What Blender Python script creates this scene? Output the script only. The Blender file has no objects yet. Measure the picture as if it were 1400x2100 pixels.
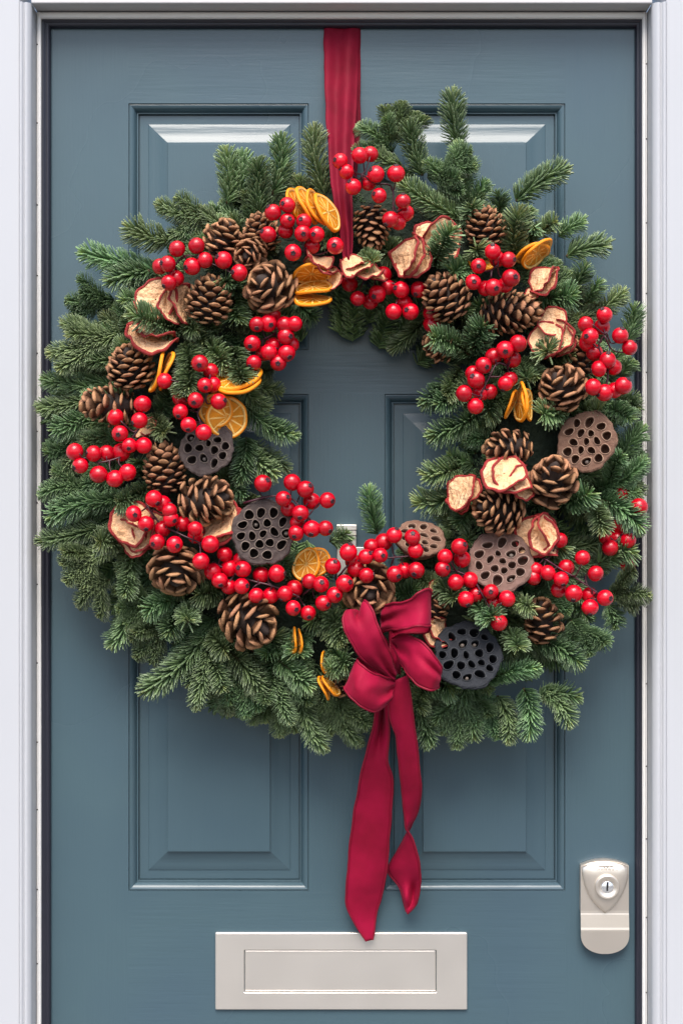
import bpy, math, random
from math import sin, cos, pi, radians, sqrt
from mathutils import Vector, Matrix
from mathutils.geometry import tessellate_polygon
from mathutils import noise as mnoise

random.seed(11)
SC = bpy.context.scene
COL = SC.collection

# ------------------------------------------------------------------ camera
S = 0.000625            # metres per photo pixel on the door's face
D = 2.0                 # camera to door
CZ = 1.358              # camera height
cam = bpy.data.cameras.new('camera')
cam.sensor_fit = 'VERTICAL'
cam.angle = 2 * math.atan(1050 * S / D)
cam.clip_start = 0.05
cam.clip_end = 500
camo = bpy.data.objects.new('camera', cam)
COL.objects.link(camo)
camo.location = (0, -D, CZ)
camo.rotation_euler = (radians(90), 0, 0)
SC.camera = camo

# ------------------------------------------------------------------ world, sun, exposure
SUN_EL, SUN_AZ = radians(56), radians(184)     # azimuth from +Y, clockwise
w = bpy.data.worlds.new('World')
SC.world = w
w.use_nodes = True
nt = w.node_tree
sky = nt.nodes.new('ShaderNodeTexSky')
sky.sky_type = 'NISHITA'
sky.sun_disc = False
sky.sun_elevation = SUN_EL
sky.sun_rotation = SUN_AZ
sky.air_density = 1.0
sky.dust_density = 3.0
sky.ozone_density = 1.0
nt.links.new(sky.outputs[0], nt.nodes['Background'].inputs[0])
nt.nodes['Background'].inputs[1].default_value = 0.083
sl = bpy.data.lights.new('sun', 'SUN')
sl.energy = 1.5
sl.angle = radians(38)
sl.color = (1.0, 0.94, 0.87)
so = bpy.data.objects.new('sun', sl)
COL.objects.link(so)
sd = Vector((sin(SUN_AZ) * cos(SUN_EL), cos(SUN_AZ) * cos(SUN_EL), sin(SUN_EL)))
so.rotation_euler = sd.to_track_quat('Z', 'Y').to_euler()
so.location = (0, -3, 4)
SC.view_settings.view_transform = 'Standard'
SC.view_settings.look = 'None'
SC.view_settings.gamma = 1
SC.view_settings.use_curve_mapping = False
SC.view_settings.exposure = 1.62

# ------------------------------------------------------------------ helpers
def P(px, py, d=0.0):
    """photo pixel and distance d in front of the door -> world point"""
    k = S * (D - d) / D
    return Vector(((px - 700) * k, -d, CZ - (py - 1050) * k))
def pxs(n, d=0.0):
    return n * S * (D - d) / D
REG = {'A': (60, 180), 'B': (380, 180), 'C': (660, 180), 'D': (980, 300), 'E': (60, 650), 'F': (360, 650),
       'G': (780, 550), 'L': (1000, 740), 'Q': (60, 950), 'I': (380, 950), 'J': (660, 1000), 'K': (980, 1000),
       'T': (640, 1200), 'P': (0, 0)}
RSC = {'T': 300 / 840, 'P': 1.0}
def Z(reg, x, y):
    o = REG[reg]
    k = RSC.get(reg, 360 / 1400)
    return o[0] + x * k, o[1] + y * k

def mesh(name, v, f, mats, mi=None, smooth=True, col=None):
    me = bpy.data.meshes.new(name)
    me.from_pydata([tuple(p) for p in v], [], f)
    for m in (mats if isinstance(mats, (list, tuple)) else [mats]):
        me.materials.append(m)
    if mi:
        me.polygons.foreach_set('material_index', mi)
    me.polygons.foreach_set('use_smooth', [smooth] * len(me.polygons))
    if col:
        a = me.color_attributes.new('tint', 'FLOAT_COLOR', 'POINT')
        flat = []
        for c in col:
            flat += [c[0], c[1], c[2], 1.0]
        a.data.foreach_set('color', flat)
    me.update()
    return me
def obj(name, me, parent=None, mat=None):
    o = bpy.data.objects.new(name, me)
    COL.objects.link(o)
    if mat is not None:
        o.matrix_basis = mat
    if parent is not None:
        o.parent = parent
    return o
def tag(o, label=None, cat=None, group=None, kind=None):
    if label: o['label'] = label
    if cat: o['category'] = cat
    if group: o['group'] = group
    if kind: o['kind'] = kind
    return o
def empty(name, loc, label, cat, group=None):
    o = obj(name, None, None, Matrix.Translation(loc))
    o.empty_display_size = 0.02
    return tag(o, label, cat, group)

class MB:
    def __init__(s): s.v, s.f, s.m, s.c = [], [], [], []
    def box(s, x0, x1, y0, y1, z0, z1, m=0):
        b = len(s.v)
        s.v += [(x0,y0,z0),(x1,y0,z0),(x1,y1,z0),(x0,y1,z0),(x0,y0,z1),(x1,y0,z1),(x1,y1,z1),(x0,y1,z1)]
        s.f += [(b,b+3,b+2,b+1),(b+4,b+5,b+6,b+7),(b,b+1,b+5,b+4),(b+1,b+2,b+6,b+5),(b+2,b+3,b+7,b+6),(b+3,b,b+4,b+7)]
        s.m += [m] * 6
    def rings(s, rs, cap0=False, cap1=False, m=0, closed=True, mats=None, col=None):
        b = len(s.v); n = len(rs[0])
        for k, r in enumerate(rs):
            s.v += [tuple(p) for p in r]
            if col: s.c += [col[k]] * n
        for k in range(len(rs) - 1):
            for i in range(n if closed else n - 1):
                j = (i + 1) % n
                s.f.append((b+k*n+i, b+k*n+j, b+(k+1)*n+j, b+(k+1)*n+i))
                s.m.append(mats[k] if mats else m)
        if cap0: s.f.append(tuple(b + i for i in reversed(range(n)))); s.m.append(mats[0] if mats else m)
        if cap1: s.f.append(tuple(b + (len(rs)-1)*n + i for i in range(n))); s.m.append(mats[-1] if mats else m)
    def tube(s, pts, rad, n=6, m=0, cap=True):
        rs = []
        for i, p in enumerate(pts):
            t = (pts[min(i+1, len(pts)-1)] - pts[max(i-1, 0)])
            t = t.normalized() if t.length > 1e-9 else Vector((0,0,1))
            u = t.orthogonal().normalized() if i == 0 else (u - t * u.dot(t)).normalized()
            q = t.cross(u)
            r = rad[i] if isinstance(rad, (list, tuple)) else rad
            rs.append([p + (u * cos(2*pi*k/n) + q * sin(2*pi*k/n)) * r for k in range(n)])
        s.rings(rs, cap, cap, m)
    def me(s, name, mats, smooth=True):
        return mesh(name, s.v, s.f, mats, s.m, smooth, s.c if len(s.c) == len(s.v) else None)

def catmull(pts, n):
    pts = [Vector(p) for p in pts]
    q = [pts[0] * 2 - pts[1]] + pts + [pts[-1] * 2 - pts[-2]]
    out = []; segs = len(pts) - 1
    for k in range(n + 1):
        u = k / n * segs; i = min(int(u), segs - 1); t = u - i
        a, b, c, d = q[i:i+4]
        out.append(0.5 * ((2*b) + (c-a)*t + (2*a-5*b+4*c-d)*t*t + (3*b-a-3*c+d)*t*t*t))
    return out

def frame(zdir, xhint=Vector((0, 0, 1))):
    z = zdir.normalized()
    x = xhint - z * xhint.dot(z)
    if x.length < 1e-4: x = z.orthogonal()
    x.normalize(); y = z.cross(x)
    return Matrix((x, y, z)).transposed().to_4x4()
def view(a, b, c):
    """right, up, towards the camera -> world vector"""
    return Vector((a, -c, b))

# ------------------------------------------------------------------ materials
def mat(name, col, rough=0.5, spec=0.5, metal=0.0, **kw):
    m = bpy.data.materials.new(name); m.use_nodes = True
    b = m.node_tree.nodes['Principled BSDF']
    b.inputs['Base Color'].default_value = (*col, 1)
    b.inputs['Roughness'].default_value = rough
    b.inputs['Specular IOR Level'].default_value = spec
    b.inputs['Metallic'].default_value = metal
    for k, v in kw.items():
        b.inputs[k.replace('_', ' ')].default_value = v
    return m
def nodes(m): return m.node_tree.nodes, m.node_tree.links, m.node_tree.nodes['Principled BSDF']
def noise(m, scale, detail=4, vec_scale=(1, 1, 1), coord='Object', rough=0.5):
    N, L, B = nodes(m)
    tc = N.new('ShaderNodeTexCoord'); mp = N.new('ShaderNodeMapping'); nz = N.new('ShaderNodeTexNoise')
    mp.inputs['Scale'].default_value = vec_scale
    nz.inputs['Scale'].default_value = scale; nz.inputs['Detail'].default_value = detail
    nz.inputs['Roughness'].default_value = rough
    L.new(tc.outputs[coord], mp.inputs[0]); L.new(mp.outputs[0], nz.inputs['Vector'])
    return nz.outputs['Fac']
def ramp(m, fac, stops):
    N, L, B = nodes(m)
    r = N.new('ShaderNodeValToRGB')
    e = r.color_ramp.elements
    while len(e) < len(stops): e.new(0.5)
    for i, (p, c) in enumerate(stops):
        e[i].position = p; e[i].color = (*c, 1) if len(c) == 3 else c
    L.new(fac, r.inputs[0])
    return r.outputs[0]
def bump(m, fac, strength, dist, prev=None):
    N, L, B = nodes(m)
    b = N.new('ShaderNodeBump'); b.inputs['Strength'].default_value = strength; b.inputs['Distance'].default_value = dist
    L.new(fac, b.inputs['Height'])
    if prev is not None: L.new(prev, b.inputs['Normal'])
    L.new(b.outputs[0], B.inputs['Normal'])
    return b.outputs[0]
def mixc(m, fac, a, b, mode='MIX'):
    N, L, B = nodes(m)
    x = N.new('ShaderNodeMix'); x.data_type = 'RGBA'; x.blend_type = mode
    for s, v in ((0, fac), (6, a), (7, b)):
        if hasattr(v, 'links') or hasattr(v, 'is_linked'): L.new(v, x.inputs[s])
        elif isinstance(v, (int, float)): x.inputs[s].default_value = v
        else: x.inputs[s].default_value = (*v, 1)
    return x.outputs[2]
def base(m, sock):
    N, L, B = nodes(m); L.new(sock, B.inputs['Base Color'])

def paint(name, stretch):
    """blue-grey gloss paint; brush marks run along the stretched axis"""
    m = mat(name, (0.06, 0.105, 0.14), 0.3, 0.5)
    c = ramp(m, noise(m, 3.0, 3), [(0.25, (0.045, 0.081, 0.105)), (0.5, (0.055, 0.097, 0.118)), (0.75, (0.050, 0.087, 0.117))])
    base(m, c)
    N, L, B = nodes(m)
    r = ramp(m, noise(m, 2.3, 4), [(0.3, (0.22,)*3), (0.7, (0.36,)*3)])
    L.new(r, B.inputs['Roughness'])
    b1 = bump(m, noise(m, 260, 4, stretch, rough=0.6), 0.2, 0.0012)
    b2 = bump(m, noise(m, 34, 3, stretch), 0.18, 0.004, b1)
    b2 = bump(m, noise(m, 6, 2), 0.10, 0.010, b2)
    bump(m, noise(m, 900, 2), 0.12, 0.0004, b2)
    return m
M = {}
M['paint_v'] = paint('blue_paint_vertical_brush', (1, 1, 0.06))
M['paint_h'] = paint('blue_paint_horizontal_brush', (0.06, 1, 1))
M['paint_d'] = mat('dark_paint', (0.018, 0.019, 0.03), 0.38, 0.5)
bump(M['paint_d'], noise(M['paint_d'], 120, 4, (1, 1, 0.1)), 0.2, 0.001)

def white(name, col, rough, stretch):
    m = mat(name, col, rough, 0.5)
    base(m, ramp(m, noise(m, 5, 5), [(0.3, tuple(c * 0.97 for c in col)), (0.65, col)]))
    b1 = bump(m, noise(m, 140, 4, stretch), 0.12, 0.0010)
    bump(m, noise(m, 12, 3, stretch), 0.06, 0.004, b1)
    return m
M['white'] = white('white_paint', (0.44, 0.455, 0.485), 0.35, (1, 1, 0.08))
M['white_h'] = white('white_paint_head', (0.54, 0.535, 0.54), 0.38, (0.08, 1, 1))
M['strip'] = white('worn_white_strip', (0.78, 0.77, 0.75), 0.3, (1, 1, 0.05))
M['strip_dark'] = mat('strip_groove', (0.12, 0.11, 0.12), 0.5)

def metal(name, col, rough, stretch):
    m = mat(name, col, rough, 0.5, 0.85)
    N, L, B = nodes(m)
    n = noise(m, 420, 3, stretch)
    L.new(ramp(m, noise(m, 14, 4), [(0.3, (rough*0.92,)*3), (0.7, (min(1, rough*1.08),)*3)]), B.inputs['Roughness'])
    base(m, ramp(m, noise(m, 9, 5), [(0.3, tuple(c*0.97 for c in col)), (0.7, col)]))
    bump(m, n, 0.08, 0.0004)
    return m
M['nickel'] = metal('satin_nickel', (0.80, 0.755, 0.70), 0.38, (0.04, 1, 1))
M['nickel_warm'] = metal('satin_nickel_warm', (0.78, 0.71, 0.63), 0.33, (1, 1, 0.05))
M['chrome'] = metal('bright_cylinder', (0.85, 0.87, 0.9), 0.22, (1, 1, 1))
M['slot'] = mat('keyway', (0.004, 0.004, 0.005), 0.6)
M['screw'] = mat('screw_head', (0.05, 0.045, 0.045), 0.4, 0.5, 0.6)

def attr_mat(name, rough, spec, var=0.25, hue=(0.475, 0.53)):
    m = mat(name, (0.1, 0.1, 0.1), rough, spec)
    N, L, B = nodes(m)
    a = N.new('ShaderNodeAttribute'); a.attribute_name = 'tint'
    oi = N.new('ShaderNodeObjectInfo')
    hs = N.new('ShaderNodeHueSaturation')
    mr = N.new('ShaderNodeMapRange'); mr.inputs[3].default_value = 1 - var; mr.inputs[4].default_value = 1 + var
    L.new(oi.outputs['Random'], mr.inputs[0]); L.new(mr.outputs[0], hs.inputs['Value'])
    mr2 = N.new('ShaderNodeMapRange'); mr2.inputs[3].default_value = hue[0]; mr2.inputs[4].default_value = hue[1]
    ml = N.new('ShaderNodeMath'); ml.operation = 'FRACT'
    mu = N.new('ShaderNodeMath'); mu.operation = 'MULTIPLY'; mu.inputs[1].default_value = 7.31
    L.new(oi.outputs['Random'], mu.inputs[0]); L.new(mu.outputs[0], ml.inputs[0]); L.new(ml.outputs[0], mr2.inputs[0])
    L.new(mr2.outputs[0], hs.inputs['Hue'])
    L.new(a.outputs['Color'], hs.inputs['Color'])
    L.new(hs.outputs[0], B.inputs['Base Color'])
    return m
M['needle'] = attr_mat('fir_needle', 0.33, 0.65, 0.30, (0.458, 0.518))
M['twig'] = mat('twig_bark', (0.09, 0.06, 0.03), 0.8)
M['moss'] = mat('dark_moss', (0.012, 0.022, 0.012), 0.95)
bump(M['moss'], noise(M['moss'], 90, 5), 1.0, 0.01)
M['cone'] = attr_mat('cone_scale', 0.62, 0.3, 0.25, (0.492, 0.506))
bump(M['cone'], noise(M['cone'], 14, 4, (0.3, 1, 1)), 0.25, 0.03)
M['core'] = mat('cone_core', (0.025, 0.014, 0.01), 0.8)

M['berry'] = mat('red_berry', (0.60, 0.0, 0.012), 0.22, 0.5)
bm_ = M['berry']
N_, L_, B_ = nodes(bm_)
oi_ = N_.new('ShaderNodeObjectInfo'); hs_ = N_.new('ShaderNodeHueSaturation'); mr_ = N_.new('ShaderNodeMapRange')
mr_.inputs[3].default_value = 0.75; mr_.inputs[4].default_value = 1.22
L_.new(oi_.outputs['Random'], mr_.inputs[0]); L_.new(mr_.outputs[0], hs_.inputs['Value'])
L_.new(ramp(bm_, noise(bm_, 1.6, 4), [(0.25, (0.40, 0.0005, 0.010)), (0.7, (0.60, 0.001, 0.014))]), hs_.inputs['Color'])
base(bm_, hs_.outputs[0])
bump(bm_, noise(bm_, 300, 2), 0.12, 0.0006)
M['stem'] = mat('maroon_stem', (0.055, 0.008, 0.018), 0.45)
M['calyx'] = mat('dark_calyx', (0.035, 0.006, 0.012), 0.55)

def mottled(name, a, b, scale, rough, spec=0.4, bs=0.3, bd=0.002, **kw):
    m = mat(name, a, rough, spec, **kw)
    base(m, ramp(m, noise(m, scale, 5), [(0.3, a), (0.7, b)]))
    bump(m, noise(m, scale * 2.5, 4), bs, bd)
    return m
M['rind'] = mottled('orange_rind', (0.86, 0.24, 0.003), (0.94, 0.33, 0.006), 120, 0.5, 0.4, 0.4, 0.0015)
M['pith'] = mottled('orange_pith', (0.88, 0.50, 0.11), (0.92, 0.64, 0.24), 120, 0.6, 0.3)
M['flesh'] = mottled('orange_flesh', (0.68, 0.21, 0.002), (0.88, 0.35, 0.008), 160, 0.3, 0.5, 0.5, 0.002)
M['apple'] = mat('dried_apple_flesh', (0.75, 0.45, 0.25), 0.6, 0.3)
ap = M['apple']
c1 = ramp(ap, noise(ap, 1.3, 2), [(0.28, (0.66, 0.36, 0.18)), (0.5, (0.74, 0.44, 0.24)), (0.72, (0.80, 0.52, 0.31))])
base(ap, c1)
bump(ap, noise(ap, 4, 3), 0.35, 0.10)
M['peel'] = mottled('dried_apple_peel', (0.24, 0.010, 0.014), (0.42, 0.04, 0.035), 130, 0.45, 0.4, 0.6, 0.002)
PODC = {'grey': ((0.052, 0.037, 0.034), (0.088, 0.067, 0.062), (0.21, 0.165, 0.135)),
        'brown': ((0.12, 0.062, 0.042), (0.20, 0.115, 0.08), (0.36, 0.24, 0.17)),
        'mauve': ((0.125, 0.068, 0.052), (0.19, 0.115, 0.095), (0.36, 0.25, 0.20)),
        'black': ((0.014, 0.016, 0.021), (0.026, 0.029, 0.035), (0.06, 0.063, 0.07))}
for k, (a, b, c) in PODC.items():
    M['pod_' + k] = mottled('pod_skin_' + k, a, b, 90, 0.8, 0.25, 0.6, 0.003)
    M['rim_' + k] = mottled('pod_rim_' + k, b, c, 120, 0.75, 0.25)
    M['cav_' + k] = mottled('pod_cavity_' + k, tuple(x*0.7 for x in a), tuple(x*1.0 for x in a), 90, 0.85, 0.2)
M['seed'] = mat('dry_seed', (0.16, 0.13, 0.11), 0.6)

M['velvet'] = mat('crimson_velvet', (0.30, 0.004, 0.04), 0.75, 0.2, Sheen_Weight=0.10, Sheen_Roughness=0.4)
v_ = M['velvet']; N_, L_, B_ = nodes(v_)
B_.inputs['Sheen Tint'].default_value = (0.95, 0.25, 0.4, 1)
base(v_, ramp(v_, noise(v_, 22, 4), [(0.3, (0.21, 0.0006, 0.018)), (0.7, (0.32, 0.0015, 0.034))]))
bump(v_, noise(v_, 1500, 2), 0.25, 0.0004)
M['velvet_dark'] = v_.copy(); M['velvet_dark'].name = 'crimson_velvet_dark'  # darker copy of the bow's crimson velvet, used on the hanging ribbon
for e_, c_ in zip([n_ for n_ in M['velvet_dark'].node_tree.nodes if n_.type == 'VALTORGB'][0].color_ramp.elements, ((0.12, 0.0005, 0.010, 1), (0.20, 0.001, 0.019, 1))): e_.color = c_
M['velvet_dark'].node_tree.nodes['Principled BSDF'].inputs['Sheen Weight'].default_value = 0.05
M['stitch'] = mat('crimson_thread', (0.20, 0.0008, 0.018), 0.6, 0.3)
M['paving'] = mottled('paving', (0.13, 0.13, 0.125), (0.19, 0.185, 0.175), 3, 0.85)
M['kerb'] = mottled('granite_kerb', (0.22, 0.22, 0.22), (0.32, 0.32, 0.31), 40, 0.8)
M['asphalt'] = mottled('asphalt', (0.045, 0.045, 0.047), (0.065, 0.065, 0.066), 60, 0.9)
M['render'] = mottled('wall_render', (0.55, 0.53, 0.50), (0.62, 0.60, 0.57), 4, 0.9)

# ------------------------------------------------------------------ setting: ground, wall
g = MB(); g.box(-60, 60, -1.9, 3, -0.2, -0.001)
tag(obj('pavement', g.me('pavement', M['paving'], False)), kind='structure')
g = MB(); g.box(-60, 60, -2.05, -1.9, -0.2, -0.003)
tag(obj('kerb', g.me('kerb', M['kerb'], False)), kind='structure')
g = MB(); g.box(-60, 60, -80, -2.05, -0.25, -0.12)  # unseen asphalt ground, added dark to cut the light bouncing onto the door
tag(obj('unseen_road', g.me('unseen_road', M['asphalt'], False)), kind='structure')
ZT = P(0, 55).z                         # top of the door
for nm, x0, x1, z0, z1 in (('wall_left', -4, -0.70, 0, 3.4), ('wall_right', 0.70, 4, 0, 3.4), ('wall_above', -0.699, 0.699, ZT + 0.32, 3.4)):
    b = MB(); b.box(x0, x1, -0.03, 0.25, z0, z1)
    tag(obj(nm, b.me(nm, M['render'], False)), kind='structure')
b = MB(); b.box(-0.75, 0.75, -0.42, 0.1, -0.0005, 0.012)
tag(obj('doorstep', b.me('doorstep', M['paving'], False)), kind='structure')

# ------------------------------------------------------------------ door
XL, XR = P(100, 0).x, P(1306, 0).x
XL -= 0.008; XR += 0.008
ZB = 0.02
door = empty('front_door', ((XL + XR) / 2, 0, ZB),
             'blue-grey painted panelled front door behind the wreath, with metal letter plate and lock', 'door')
DM = door.matrix_basis.inverted()
def dpart(name, mb, mats, parent=None, smooth=False):
    me = mb.me(name, mats, smooth)
    if parent is None or parent is door: me.transform(DM)
    return obj(name, me, door if parent is None else parent)
pxl = [(264, 633), (788, 1158)]                          # panel columns
rows = [(212, 718), (808, 1827), (2160, 2940)]           # panel rows
TH = 0.044
def zz(py): return CZ - (py - 1050) * S
def xx(px): return (px - 700) * S
for x0, x1 in ((XL, xx(264)), (xx(1158), XR)):
    b = MB(); b.box(x0, x1, 0, TH, ZB, ZT + 0.012); dpart('stile', b, M['paint_v'])
edges = [ZT + 0.012] + [zz(v) for r in rows for v in r] + [ZB]
for k in range(0, 8, 2):
    b = MB(); b.box(xx(264), xx(1158), 0, TH, edges[k+1], edges[k]); dpart('rail', b, M['paint_h'])
for r0, r1 in rows:
    b = MB(); b.box(xx(633), xx(788), 0, TH, zz(r1), zz(r0)); dpart('muntin', b, M['paint_v'])
# inset in pixels, depth in metres behind the face
MOULD = [(0.0, 0.0), (0.2, 0.0030), (1.6, 0.0032), (1.9, 0.0014), (3.2, 0.0012), (6, 0.0017), (9, 0.0029), (11.5, 0.0048), (13.5, 0.0070), (15.0, 0.0092), (15.6, 0.0095),
         (15.9, 0.0085), (18.2, 0.0087), (18.6, 0.0150), (20.2, 0.0150)]
FIELD = [(20.2, 0.0150), (20.5, 0.0127), (38, 0.0125), (38.8, 0.0118), (40.2, 0.0115), (48, 0.0107), (55, 0.0099), (61, 0.0089), (66, 0.0078), (71, 0.0065), (75, 0.0056), (78.6, 0.0050), (79.2, 0.0022), (80.2, 0.0017), (84, 0.0016)]
for r0, r1 in rows:
    for c0, c1 in pxl:
        cx, cz = xx((c0 + c1) / 2), zz((r0 + r1) / 2)
        def loop(ins, dep, seg=1):
            a, e, t, bt = xx(c0 + ins), xx(c1 - ins), zz(r0 + ins), zz(r1 - ins)
            return [Vector((a, dep, t)), Vector((a, dep, bt)), Vector((e, dep, bt)), Vector((e, dep, t))]
        pm = MB()
        # each of the four mitred lengths: vertical ones brushed along, horizontal ones across
        for prof, nm in ((MOULD, 'moulding'), (FIELD, 'panel')):
            q = MB(); n = len(prof)
            for side in range(4):
                b0 = len(q.v)
                for ins, dep in prof:
                    l = loop(ins, dep); q.v += [tuple(l[side]), tuple(l[(side + 1) % 4])]
                for k in range(n - 1):
                    q.f.append((b0 + 2*k, b0 + 2*k + 1, b0 + 2*k + 3, b0 + 2*k + 2)); q.m.append(side % 2)
            if nm == 'panel':
                b0 = len(q.v); q.v += [tuple(p) for p in loop(*prof[-1])]; q.f.append((b0, b0+1, b0+2, b0+3)); q.m.append(0)
                par = dpart(nm, q, [M['paint_v'], M['paint_h']], smooth=True)
                par.data.polygons[-1].use_smooth = False
            else:
                mo = dpart(nm, q, [M['paint_v'], M['paint_h']], smooth=True)
            for o_ in (par if nm == 'panel' else mo,):
                o_.data.set_sharp_from_angle(angle=radians(28))

# letter plate
def rrect(x0, x1, z0, z1, r, y, n=5):
    out = []
    for cx, cz, a0 in ((x1-r, z1-r, 0), (x0+r, z1-r, 90), (x0+r, z0+r, 180), (x1-r, z0+r, 270)):
        for k in range(n):
            a = radians(a0 + 90*k/(n-1)); out.append(Vector((cx + r*cos(a), y, cz + r*sin(a))))
    return out
def ring_stack(mb, levels, cap=True, m=0):
    rs = [rrect(*l) for l in levels]
    mb.rings(rs, False, cap, m)
lp = MB()
x0, x1, z0, z1 = xx(442), xx(957), zz(2069), zz(1911)
a0, a1, c0, c1 = xx(501), xx(894), zz(2033), zz(1947)
e = 0.0012
ring_stack(lp, [(x0, x1, z0, z1, .0015, -0.0003), (x0, x1, z0, z1, .0015, -0.0030), (x0+e*.4, x1-e*.4, z0+e*.4, z1-e*.4, .0015, -0.0038), (x0+e, x1-e, z0+e, z1-e, .0015, -0.0042),
                (a0-e*.7, a1+e*.7, c0-e*.7, c1+e*.7, .0016, -0.0042), (a0-e*.2, a1+e*.2, c0-e*.2, c1+e*.2, .0016, -0.0036), (a0, a1, c0, c1, .0016, -0.0026), (a0, a1, c0, c1, .0016, -0.0006)], False)
plate = dpart('letter_plate', lp, M['nickel'], smooth=False)
tag(plate, 'satin nickel letter plate under the bow tails')
fl = MB()
h = .0009
ring_stack(fl, [(a0+h, a1-h, c0+h, c1-h, .001, -0.0004), (a0+h, a1-h, c0+h, c1-h, .001, -0.0014), (a0+2*h, a1-2*h, c0+2.4*h, c1-2*h, .001, -0.0019)])
me = fl.me('flap', M['nickel'], False); me.transform(DM); obj('flap', me, plate)

# lock with finger pull
lk = MB()
def lz(x, y): return 1150 + x * .17857, 1730 + y * .17857
def LP(x, y, d):
    px, py = lz(x, y); return P(px, py, d)
outl = []
for k in range(13):                                   # top arc
    t = k / 12; x = 225 + 548 * t; outl.append((x, 183 + 67 * (2*t-1)**2 * (1.0)))
prof = [(250, .010), (420, .010), (600, .010), (770, .010), (800, .0102), (815, .0105), (960, .0122), (985, .0127), (1000, .0128), (1040, .0128)]
rowsL = []
def xspan(y):
    sh = max(0, min(1, (y - 800) / 185))
    return 222 + 33*sh - 0, 775 + 31*sh
def lockgrid(off):
    g = []
    for y0 in (0,):
        g.append([(x, y, .010) for x, y in outl])
    for y, d in prof:
        a, e2 = 222, 775
        g.append([(a + (e2 - a) * k/12, y if y > 260 else 260 + 0*k, d) for k in range(13)])
    for k in range(1, 13):
        t = sin(k / 13 * pi / 2); y = 1040 + 222 * t
        half = 276.5 * sqrt(1 - t**2.4)
        g.append([(498.5 + half*(2*j/12-1), y, .0128) for j in range(13)])
    return g
G = lockgrid(0)
def unproj(x, y, d):
    # outline is drawn on the door's plane, so that the pull's tongue shifts with parallax as a real one does
    px, py = lz(x, y); return Vector(((px-700)*S*0.995, -d, CZ - (py-1050)*S*0.995))
front = [[unproj(x, y, d) for x, y, d in r] for r in G]
back = [[unproj(x, y, max(0.0005, d - (0.0095 if y < 780 else 0.0035))) for x, y, d in r] for r in G]
nr, nc = len(front), 13
lk.v += [tuple(p) for r in front for p in r] + [tuple(p) for r in back for p in r]
o2 = nr * nc
for i in range(nr - 1):
    for j in range(nc - 1):
        q = (i*nc+j, i*nc+j+1, (i+1)*nc+j+1, (i+1)*nc+j)
        lk.f.append(q[::-1]); lk.f.append(tuple(o2+t for t in q)); lk.m += [0, 0]
bd = [(0, j) for j in range(nc)] + [(i, nc-1) for i in range(1, nr)] + [(nr-1, j) for j in range(nc-2, -1, -1)] + [(i, 0) for i in range(nr-2, 0, -1)]
for k in range(len(bd)):
    (i, j), (i2, j2) = bd[k], bd[(k+1) % len(bd)]
    lk.f.append((i*nc+j, i2*nc+j2, o2+i2*nc+j2, o2+i*nc+j)); lk.m.append(0)
lock = dpart('lock', lk, M['nickel_warm'], smooth=False)
tag(lock, 'satin nickel lock with finger pull at the right edge of the door')
def lsub(name, mb, mats, smooth=True):
    me = mb.me(name, mats, smooth); me.transform(DM); return obj(name, me, lock)
# raised shield
sh_out = [(232, 262), (300, 232), (380, 212), (500, 204), (620, 212), (700, 230), (764, 262), (768, 380), (745, 470), (700, 580), (640, 680), (570, 750), (500, 800),
          (430, 740), (365, 670), (305, 580), (262, 470), (238, 370)]
sb = MB()
def shr(k, d): return [unproj(505 + (x-505)*k, 480 + (y-480)*k, d) for x, y in sh_out]
sb.rings([shr(1, .0100), shr(.985, .0122), shr(.95, .0136), shr(.85, .0150), shr(.62, .0163), shr(.45, .0166)], False, True)
lsub('shield', sb, M['nickel_warm'])
def disc_stack(mb, cx, cy, levels, n=40):
    mb.rings([[unproj(cx + r*cos(2*pi*k/n), cy + r*sin(2*pi*k/n), d) for k in range(n)] for r, d in levels], False, True)
cr = MB(); disc_stack(cr, 515, 480, [(142, .0140), (142, .0195), (136, .0208), (126, .0211), (84, .0196), (76, .0185), (74, .0175)])
lsub('collar', cr, M['nickel_warm'])
cy = MB(); disc_stack(cy, 517, 487, [(72, .0170), (72, .0183), (69, .0187)])
lsub('cylinder', cy, M['chrome'])
ks = MB()
ks.v += [tuple(unproj(x, y, d)) for d in (.0186, .01885) for x, y in ((506, 420), (530, 420), (524, 525), (502, 525))]
ks.f += [(4, 5, 6, 7), (0, 1, 5, 4), (1, 2, 6, 5), (2, 3, 7, 6), (3, 0, 4, 7)]; ks.m += [0]*5
lsub('keyway', ks, M['slot'], False)
# worn raised lettering in a sunken banner: too worn to read
bn = MB()
def ban(x, t): 
    s = (x - 505) / 165
    return x * (1 - 0) , 238 + 26*s*s + t*78
bq = [[unproj(x - (x-505)*0.22*t, ban(x, t)[1], .0156 - .001*abs(x-505)/165) for x in range(340, 680, 17)] for t in (0, 1)]
bn.rings(bq, closed=False); lsub('banner', bn, M['nickel_warm'], False)
lt = MB()
for k in range(7):
    x = 372 + k * 41
    for u in ((0, 1) if k % 2 else (0, 1, 2)):
        xa = x + u * 9
        p0 = unproj(xa, ban(xa, .25)[1], .0160 - .001*abs(x-505)/165); p1 = unproj(xa + (7 if u == 1 else -3), ban(xa, .75)[1], .0160 - .001*abs(x-505)/165)
        lt.tube([p0, p1], .00055, 5)
lsub('worn_lettering', lt, M['nickel_warm'])

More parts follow.
